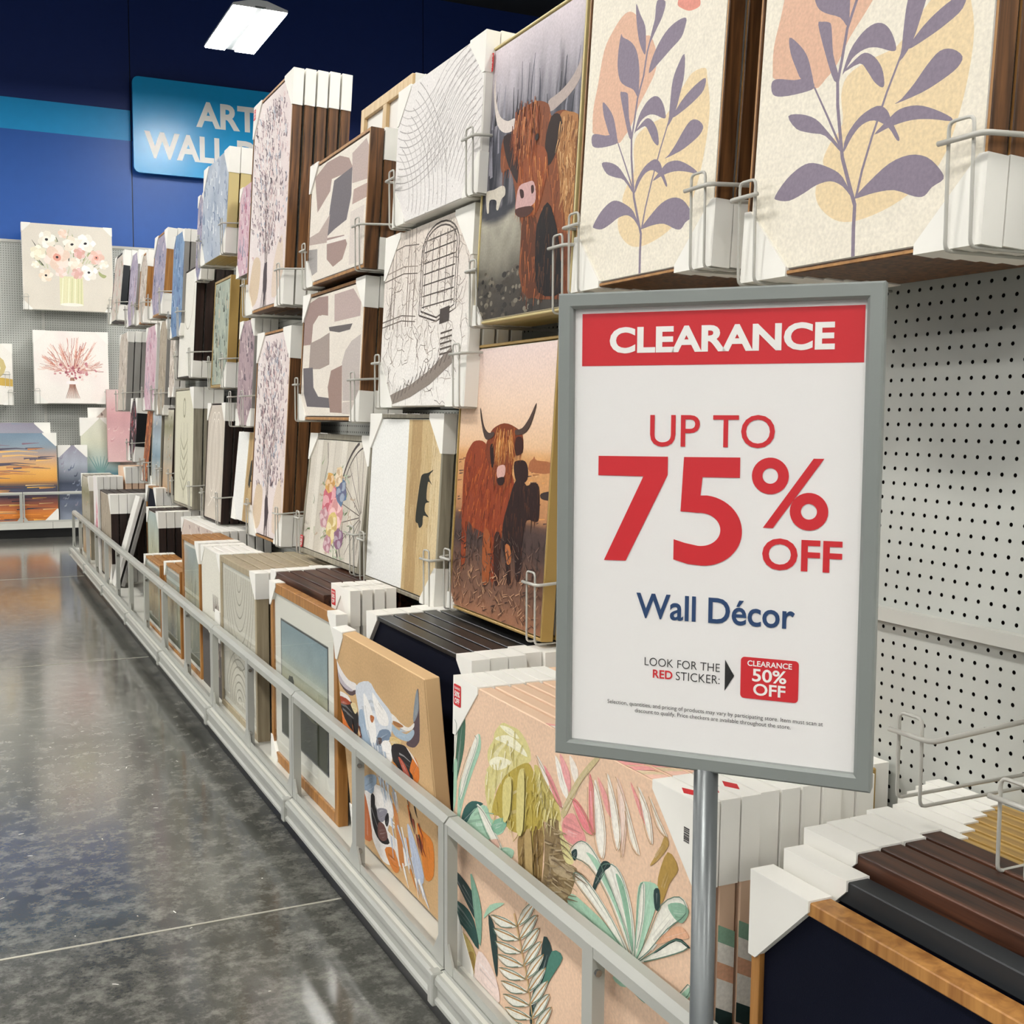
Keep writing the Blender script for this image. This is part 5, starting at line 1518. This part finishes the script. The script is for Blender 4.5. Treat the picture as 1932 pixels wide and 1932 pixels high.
# ------------------------------------------------------------------ wire brackets
def bracket_mesh(D_, lip, s):
    """cradle under a picture corner: +x to the wall, s*y towards the picture"""
    def mk():
        mb = MB(); y0, y1 = s * 0.006, s * 0.048; f = -0.010
        mb.tube(rounded([(D_, y0, -0.006), (f, y0, -0.006), (f, y0, lip), (f, y1, lip), (f, y1, -0.006), (D_, y1, -0.006)], 0.010), 0.0026, 6)
        loop = mb.mesh('wire_loop', M['wire'], True)
        m2 = MB(); m2.tube(rounded([(f - 0.006, s * 0.060, lip - 0.026), (f - 0.006, s * -0.016, lip - 0.026), (D_, s * -0.016, lip - 0.010)], 0.014), 0.0038, 8)
        return loop, m2.mesh('support_arm', M['wire'], True)
    return cached(('bracket', round(D_, 3), lip, s), mk)
def bracket(X, Y, z, s, label, lip=0.16, back=False, depth=None):
    D_ = round((wallx(z) if not back else 0) - X, 2) - 0.003 if depth is None else depth
    loop, arm = bracket_mesh(D_, lip, s)
    r = thing('wire_bracket', label, 'bracket', (X, Y, z), (0, 0, R(90) if back else 0), group='grey wire picture brackets')
    put('wire_loop', loop, r); put('support_arm', arm, r)
BR = [('nearest mauve leaf canvas', 1.108, 1.612, 1.556), ('leaf canvas beside the grey-sky cow', 1.70, 2.208, 1.595), ('grey-sky cow picture', 2.225, 2.735, 1.56), ('red cow and calf picture', 2.345, 2.905, .812),
      ('contour line canvas', 2.705, 3.335, 1.89), ('ink sketch canvas', 2.79, 3.475, 1.357), ('sideways bull canvas', 3.005, 3.635, .792), ('upper abstract canvas', 3.61, 4.30, 1.803), ('lower abstract canvas', 3.67, 4.42, 1.312),
      ('bicycle wheel flowers', 3.69, 4.42, .80), ('upper meadow canvas', 4.625, 5.30, 1.775), ('lower meadow canvas', 4.70, 5.285, .79), ('blue brushed abstract', 5.70, 6.33, 2.11), ('green abstract in gold', 5.735, 6.12, 1.467),
      ('white ovals canvas', 5.92, 6.37, .775), ('olive botanical drawing', 6.70, 7.32, .79), ('plain white oval canvas', 6.61, 7.12, 1.54), ('deep blue watery canvas', 6.96, 7.33, 1.79), ('far blue picture with caramel sides', 7.60, 8.12, 1.965),
      ('far pale beige canvas', 8.38, 8.74, 1.965), ('far purple abstract', 8.86, 9.28, 1.985), ('poppy canvas', 9.72, 10.32, 2.08), ('pale peach canvas', 9.45, 9.95, 1.36), ('pink lilac abstract', 8.02, 8.50, 1.36), ('taupe planks', 7.62, 7.90, 1.33),
      ('dark floral', 9.0, 9.35, .98), ('orange figure', 8.40, 8.66, .86), ('grey-blue seascape', 7.86, 8.26, .84), ('sandy seascape', 7.40, 7.78, .83), ('mauve figure', 5.31, 5.62, 1.28)]
for nm, ya, yb, z in BR:
    bracket(1.197, ya, z, 1, f'grey wire bracket at the near bottom corner of the {nm}')
    bracket(1.197, yb, z, -1, f'grey wire bracket at the far bottom corner of the {nm}')
bracket(1.17, 1.134, 0.812, 1, 'empty grey wire bracket on the bare pegboard right of the sign', lip=0.115)
bracket(1.17, 0.960, 0.770, 1, 'empty grey wire bracket at the right edge of the bare pegboard', lip=0.115)

# ------------------------------------------------------------------ back wall fixture
BKY = 13.35
back = thing('back_gondola', 'grey pegboard display fixture along the blue back wall', 'shelving')
mb = MB(); mb.box(-9, 6.5, BKY + 0.06, 14.1, 0, 0.10); mb.build('kick_plate', M['black'], back)
for k in range(12):
    xa = -8.84 + k * BAY + 0.002; xb = xa + BAY - 0.004
    mb = MB(); mb.box(xa, xb, BKY + 0.01, 13.99, 0.145, 0.165); mb.build('deck_shelf', M['deck'], back)
    mb = MB(); mb.box(xa, xb, BKY, BKY + 0.02, 0.10, 0.166); mb.build('price_lip', M['deck'], back)
    mb = MB(); mb.box(0, BAY - 0.02, 0, 0.006, 0, 3.03)
    o = mb.build('pegboard_panel', M['pegfar'], back); o.location = (xa + 0.008, 13.95, 0.165)
    mb = MB(); mb.box(xb - 0.012, xb + 0.016, 13.94, 13.99, 0.165, 3.2); mb.build('upright', M['grey_metal'], back)
    mb = MB(); mb.box(xa, xb, 13.94, 14.0, 3.195, 3.225); mb.build('top_cap', M['grey_metal'], back)
for k in range(5, 9):
    r = copy_tree(rail0)
    r.location = (-8.84 + k * BAY - 0.29, BKY + 0.03, DECKZ + 0.001)
    r.rotation_euler = (0, 0, R(-90))
    r.location.x += BAY
    r['label'] = 'grey guard rail section before the back wall bin, ' + ['third left of the sunset', 'second left of the sunset', 'left of the sunset picture', 'in front of the sunset picture'][k - 5]
    r.rotation_euler = (0, 0, R(90))

def backpic(name, label, xa, xb, z0, z1, y, t, style, side, art, corners=ALLC, ca=0.1, lean=2, n=1, backlabel=None, seed=1, fw=0.012, off=(0, 0)):
    for i in range(n):
        r = thing(name if i == 0 else 'stacked_canvas', label if i == 0 else backlabel, 'picture', ((xa + xb) / 2 + i * off[0], y + i * (t + 0.002), z0), (R(-lean), 0, 0), group=backlabel if i else None)
        add_parts(r, xb - xa, z1 - z0 + i * off[1], t, style, side, art if i == 0 else None, corners, ca, None, seed, fw)
backpic('bouquet_canvas', 'canvas of white and blush flowers in a vase on the back pegboard', 0.712, 1.64, 2.46, 3.39, 13.72, 0.05, 'wrap', 'whiteedge', 'bouquet', ca=0.09, n=2, backlabel='canvas hidden behind the vase bouquet')
backpic('pampas_canvas', 'canvas of pink dried grasses bouquet below the vase flowers', 0.80, 1.575, 1.445, 2.24, 13.74, 0.05, 'wrap', 'whiteedge', 'pampas', ca=0.13, n=2, backlabel='canvas hidden behind the pink dried grasses')
backpic('moon_canvas', 'gold and white abstract canvas cut by the left picture edge', -0.20, 0.582, 1.425, 2.08, 13.70, 0.05, 'wrap', 'whiteedge', 'moon', ca=0.1)
backpic('sunset_canvas', 'canvas of an orange ocean sunset standing in the back bin', -0.45, 0.985, 0.166, 1.125, 13.43, 0.035, 'wrap', 'greyedge', 'sunset', corners='tr tl br', ca=0.14, n=1)
backpic('capped_canvas', 'grey canvas with a white corner rising behind the ocean sunset', -0.55, 0.93, 0.166, 1.235, 13.48, 0.035, 'wrap', 'greyedge', 'greyblue', corners='tr tl', ca=0.16)
backpic('grey_canvas', 'grey blue twilight canvas right of the ocean sunset', 1.0, 1.30, 0.166, 0.99, 13.47, 0.04, 'wrap', 'greyedge', 'greyblue', corners='tl tr', ca=0.13, n=2, backlabel='grey edged canvas behind the twilight canvas')
backpic('lake_canvas', 'teal lake canvas with white corners right of the twilight canvas', 1.245, 1.66, 0.166, 1.29, 13.60, 0.04, 'wrap', 'greyedge', 'lake', corners='tl tr', ca=0.2)
backpic('capped_canvas', 'white capped canvas standing behind the teal lake', 1.34, 1.85, 0.166, 1.40, 13.66, 0.04, 'wrap', 'whiteedge', 'fence', corners='tl tr', ca=0.18)
backpic('pink_canvas', 'dusty pink panel just beyond the end of the aisle fixture', 1.52, 2.0, 0.8, 1.60, 13.52, 0.05, 'wrap', 'pinkedge', 'pinkpane', corners='', ca=0.1, lean=1)
for nm, xa, xb, z in (('vase bouquet', 0.712, 1.64, 2.46), ('pink dried grasses', 0.80, 1.575, 1.445), ('gold and white abstract', -0.2, 0.582, 1.425), ('dusty pink panel', 1.52, 2.0, 0.8)):
    for s, x_, w_ in ((-1, xa, 'left'), (1, xb, 'right')):
        # local +x points to the wall (+Y), local +y to -X
        bracket(x_, 13.70, z, 1 if s > 0 else -1, f'grey wire bracket at the {w_} bottom corner of the {nm}', back=True, depth=0.24)
bracket(0.52, 13.70, 2.62, 1, 'empty grey wire bracket left of the vase bouquet', back=True, depth=0.24)
bracket(0.50, 13.70, 1.62, -1, 'empty grey wire bracket left of the pink dried grasses', back=True, depth=0.24)

# ------------------------------------------------------------------ clearance sign on its stand
SW, SH, FW_ = 0.3345, 0.50, 0.0165
sign = thing('clearance_sign', 'white clearance sign in a grey frame on a round floor pole', 'sign', (0.702, 0.988, 0.0), (0, 0, R(-49.34)))
ZB = 0.9603
def sx_(u): return (u - 0.5) * SW
def sz_(v): return ZB + v * SH
mb = MB(); x = SW / 2
swept_ring(mb, SW, SH, ZB, [(0, 0.011), (0, -0.009), (0.002, -0.011), (FW_ - 0.003, -0.011), (FW_, -0.008), (FW_, 0.011)])
mb.build('frame', M['signframe'], sign)
mb = MB(); mb.box(-x + 0.006, x - 0.006, 0.001, 0.006, ZB + 0.006, ZB + SH - 0.006); mb.build('backing', M['signframe'], sign)
mb = MB(); mb.box(-x + FW_ - 0.001, x - FW_ + 0.001, -0.0015, 0.001, ZB + FW_ - 0.003, ZB + SH - FW_ + 0.001); poster = mb.build('poster', M['poster'], sign)
mb = MB(); mb.box(sx_(0.0735), sx_(0.9435), -0.0019, -0.0015, sz_(0.8465), sz_(0.957)); mb.build('red_header', M['red'], poster)
y = -0.0023
mb = MB(); lettering(mb, 'CLEARANCE', sx_(.166), sx_(.860), sz_(.872), sz_(.927), y, 0.035); mb.build('headline', M['white_letter'], poster)
mb = MB()
lettering(mb, 'UP TO', sx_(.303), sx_(.692), sz_(.677), sz_(.744), y, 0.004)
lettering(mb, 'OFF', sx_(.662), sx_(.898), sz_(.431), sz_(.496), y, 0.022)
# 7 and 5 drawn as solid figures
def flat(mb, pts, mi=0):
    tri = tessellate_polygon([[Vector((sx_(p[0]), sz_(p[1]), 0)) for p in pts]])
    mb.add([(sx_(p[0]), y, sz_(p[1])) for p in pts], tri, mi)
flat(mb, [(.133, .6555), (.362, .6565), (.362, .618), (.228, .433), (.155, .432), (.283, .614), (.133, .614)])
def arc(cx, cy, rx, ry, a0, a1, n=26): return [(cx + rx * math.cos(R(a0 + (a1 - a0) * i / n)), cy + ry * math.sin(R(a0 + (a1 - a0) * i / n))) for i in range(n + 1)]
five = [(.4135, .6565), (.589, .6575), (.589, .616), (.473, .6155), (.468, .5775)]
five += arc(.475, .505, .124, .0735, 84, -90) + [(.43, .4335), (.3845, .4415), (.3845, .484)]
five += [(.42, .4775)] + arc(.468, .507, .064, .0345, -95, 97) + [(.43, .5425), (.405, .543)]
flat(mb, five)
# percent sign
def ringp(mb, cx, cy, ro, ri):
    n = 30; asp = SW / SH
    vs = [(sx_(cx + q * math.cos(2 * math.pi * i / n)), y, sz_(cy + q * asp * math.sin(2 * math.pi * i / n))) for q in (ro, ri) for i in range(n)]
    mb.add(vs, [(i, (i + 1) % n, n + (i + 1) % n, n + i) for i in range(n)])
ringp(mb, .681, .6215, .0555, .0235); ringp(mb, .798, .552, .0565, .0235)
flat(mb, [(.808, .658), (.839, .658), (.692, .516), (.662, .516)])
mb.build('discount_figures', M['red'], poster)
mb = MB(); lettering(mb, 'Wall D\u00e9cor', sx_(.2655), sx_(.7645), sz_(.312), sz_(.366), y, 0.016); mb.build('department_text', M['navyprint'], poster)
mb = MB()
lettering(mb, 'LOOK FOR THE', sx_(.296), sx_(.539), sz_(.211), sz_(.2285), y, -0.008)
lettering(mb, 'STICKER:', sx_(.399), sx_(.539), sz_(.1855), sz_(.2035), y, -0.008)
flat(mb, [(.555, .2385), (.584, .2062), (.555, .1725)])
lettering(mb, 'Selection, quantities, and pricing of products may vary by participating store. Item must scan at', sx_(.173), sx_(.8555), sz_(.1175), sz_(.1290), y, -0.004)
lettering(mb, 'discount to qualify. Price checkers are available throughout the store.', sx_(.266), sx_(.760), sz_(.1040), sz_(.1155), y, -0.004)
mb.build('small_print', M['blackprint'], poster)
mb = MB()
lettering(mb, 'RED', sx_(.3235), sx_(.388), sz_(.1855), sz_(.2035), y, 0.02)
mb.prism([(p[0], p[1]) for p in rrect(sx_(.604), sx_(.780), sz_(.162), sz_(.248), 0.004, 5)], y, y + 0.0003, lambda p, t: (p[0], t, p[1]))
mb.build('red_sticker_print', M['red'], poster)
mb = MB(); y2 = y - 0.0003
lettering(mb, 'CLEARANCE', sx_(.6245), sx_(.760), sz_(.2300), sz_(.2418), y2, 0.02)
lettering(mb, '50%', sx_(.640), sx_(.744), sz_(.1985), sz_(.2255), y2, 0.02)
lettering(mb, 'OFF', sx_(.644), sx_(.742), sz_(.170), sz_(.1950), y2, 0.02)
mb.build('sticker_text', M['white_letter'], poster)
mb = MB(); mb.box(-x + FW_ - 0.001, x - FW_ + 0.001, -0.0052, -0.0040, ZB + FW_ - 0.003, ZB + SH - FW_ + 0.001); mb.build('clear_pane', M['pane'], sign)
mb = MB(); mb.tube([(0, 0.0, 0.012), (0, 0.0, ZB + 0.002)], 0.0128, 20); mb.build('pole', M['pole'], sign, True)
mb = MB(); mb.tube([(0, 0, 0.0), (0, 0, 0.012)], 0.15, 40); mb.build('base', M['pole'], sign)

# ------------------------------------------------------------------ tiny paper crumbs scattered on the concrete
rng = random.Random(11)
mb = MB()
for i in range(110):
    xx = rng.uniform(-1.6, 0.8); yy = rng.uniform(1.6, 5.2); a = rng.uniform(0, 6.28); l = rng.uniform(0.002, 0.009); w = rng.uniform(0.0008, 0.002)
    c, s_ = math.cos(a), math.sin(a)
    mb.add([(xx + c * l - s_ * w, yy + s_ * l + c * w, 0.0012), (xx - c * l - s_ * w, yy - s_ * l + c * w, 0.0012), (xx - c * l + s_ * w, yy - s_ * l - c * w, 0.0012), (xx + c * l + s_ * w, yy + s_ * l - c * w, 0.0012), (xx, yy, 0.0022)],
           [(0, 1, 4), (1, 2, 4), (2, 3, 4), (3, 0, 4), (3, 2, 1, 0)])
o = mb.build('paper_crumbs', M['card'])
tag(o, 'tiny white paper crumbs scattered over the polished concrete', 'crumbs', kind='stuff')

# ------------------------------------------------------------------ design wrapping over the edges of the tropical canvases
def wrap_print(w, h, t, side):
    v = []; f = []; c = []
    def quad(pts, col):
        b = len(v); v.extend(pts); c.extend([lin(col)] * 4); f.append((b, b + 1, b + 2, b + 3))
    e = 0.0005; rg = random.Random(4)
    for i in range(46):
        xx = rg.uniform(-0.05, w / 2 - 0.14); wd = rg.uniform(0.006, 0.03); sk = rg.uniform(0.01, 0.05)
        k = e + i * 1.5e-5
        quad([(xx, 0, h + k), (xx + wd, 0, h + k), (xx + wd + sk, t, h + k), (xx + sk, t, h + k)], rg.choice(['#f4efe4', '#f6f2e8', '#e9a29e', '#f0e4d2', '#eec3b0', '#d9c4a0']))
    if side:
      v.clear(); f.clear(); c.clear()
      for za, zb, col in ((.02, .10, '#2f4a48'), (.10, .17, '#a6cbb2'), (.17, .27, '#e8cdb8'), (.27, .30, '#2c4140'), (.30, .345, '#f2efe6'), (.345, .37, '#e3b08f'), (.37, .40, '#f2efe6'), (.40, .425, '#8fb59c')):
          k = w / 2 + e
          quad([(k, 0, za), (k, t, za - 0.015), (k, t, zb - 0.015), (k, 0, zb)], col)
    me = bpy.data.meshes.new('edge_print'); me.from_pydata(v, [], f)
    at = me.color_attributes.new('Col', 'FLOAT_COLOR', 'POINT')
    at.data.foreach_set('color', [q for a in c for q in (a[0], a[1], a[2], 1.0)])
    me.materials.append(M['print'])
    return me
_ep = wrap_print(0.91, 0.775 - D, 0.03, False); _es = wrap_print(0.91, 0.775 - D, 0.03, True)
for o in [o for o in COL.objects if o.get('label', '').startswith(('peach canvas of tropical', 'peach edged canvas stacked behind the tropical'))]:
    put('top_edge_print', _ep, o); put('side_edge_print', _es, o)

# red diamond marks and a barcode on the white caps
def cap_mark(w, h, t):
    mb = MB(); k = h + 0.0029; cx = w / 2 - 0.05
    mb.add([(cx - 0.022, t / 2, k), (cx, t * 0.12, k), (cx + 0.022, t / 2, k), (cx, t * 0.88, k), (cx - 0.022, t / 2, k - 0.0003), (cx, t * 0.12, k - 0.0003), (cx + 0.022, t / 2, k - 0.0003), (cx, t * 0.88, k - 0.0003)],
           [(0, 1, 2, 3), (7, 6, 5, 4), (0, 4, 5, 1), (1, 5, 6, 2), (2, 6, 7, 3), (3, 7, 4, 0)])
    return mb.mesh('red_mark', M['red'])
_cm = cap_mark(0.91, 0.775 - D, 0.03)
for o in [o for o in COL.objects if o.get('label', '').startswith('peach canvas of tropical') or o.get('label', '') in ('peach edged canvas stacked behind the tropical leaf canvas, second in line', 'peach edged canvas stacked behind the tropical leaf canvas, third in line')]:
    put('red_mark', _cm, o)
    if o['label'].startswith('peach canvas of'):
        mb = MB(); rg = random.Random(3); zz = 0.0
        while zz < 0.022:
            th = rg.choice([0.0006, 0.0012, 0.0018]); mb.box(0.418, 0.432, -0.0034, -0.0031, 0.545 + zz, 0.545 + zz + th); zz += th + rg.choice([0.0006, 0.0010])
        b = mb.build('barcode', M['blackprint'], o); b['kind'] = 'stuff'
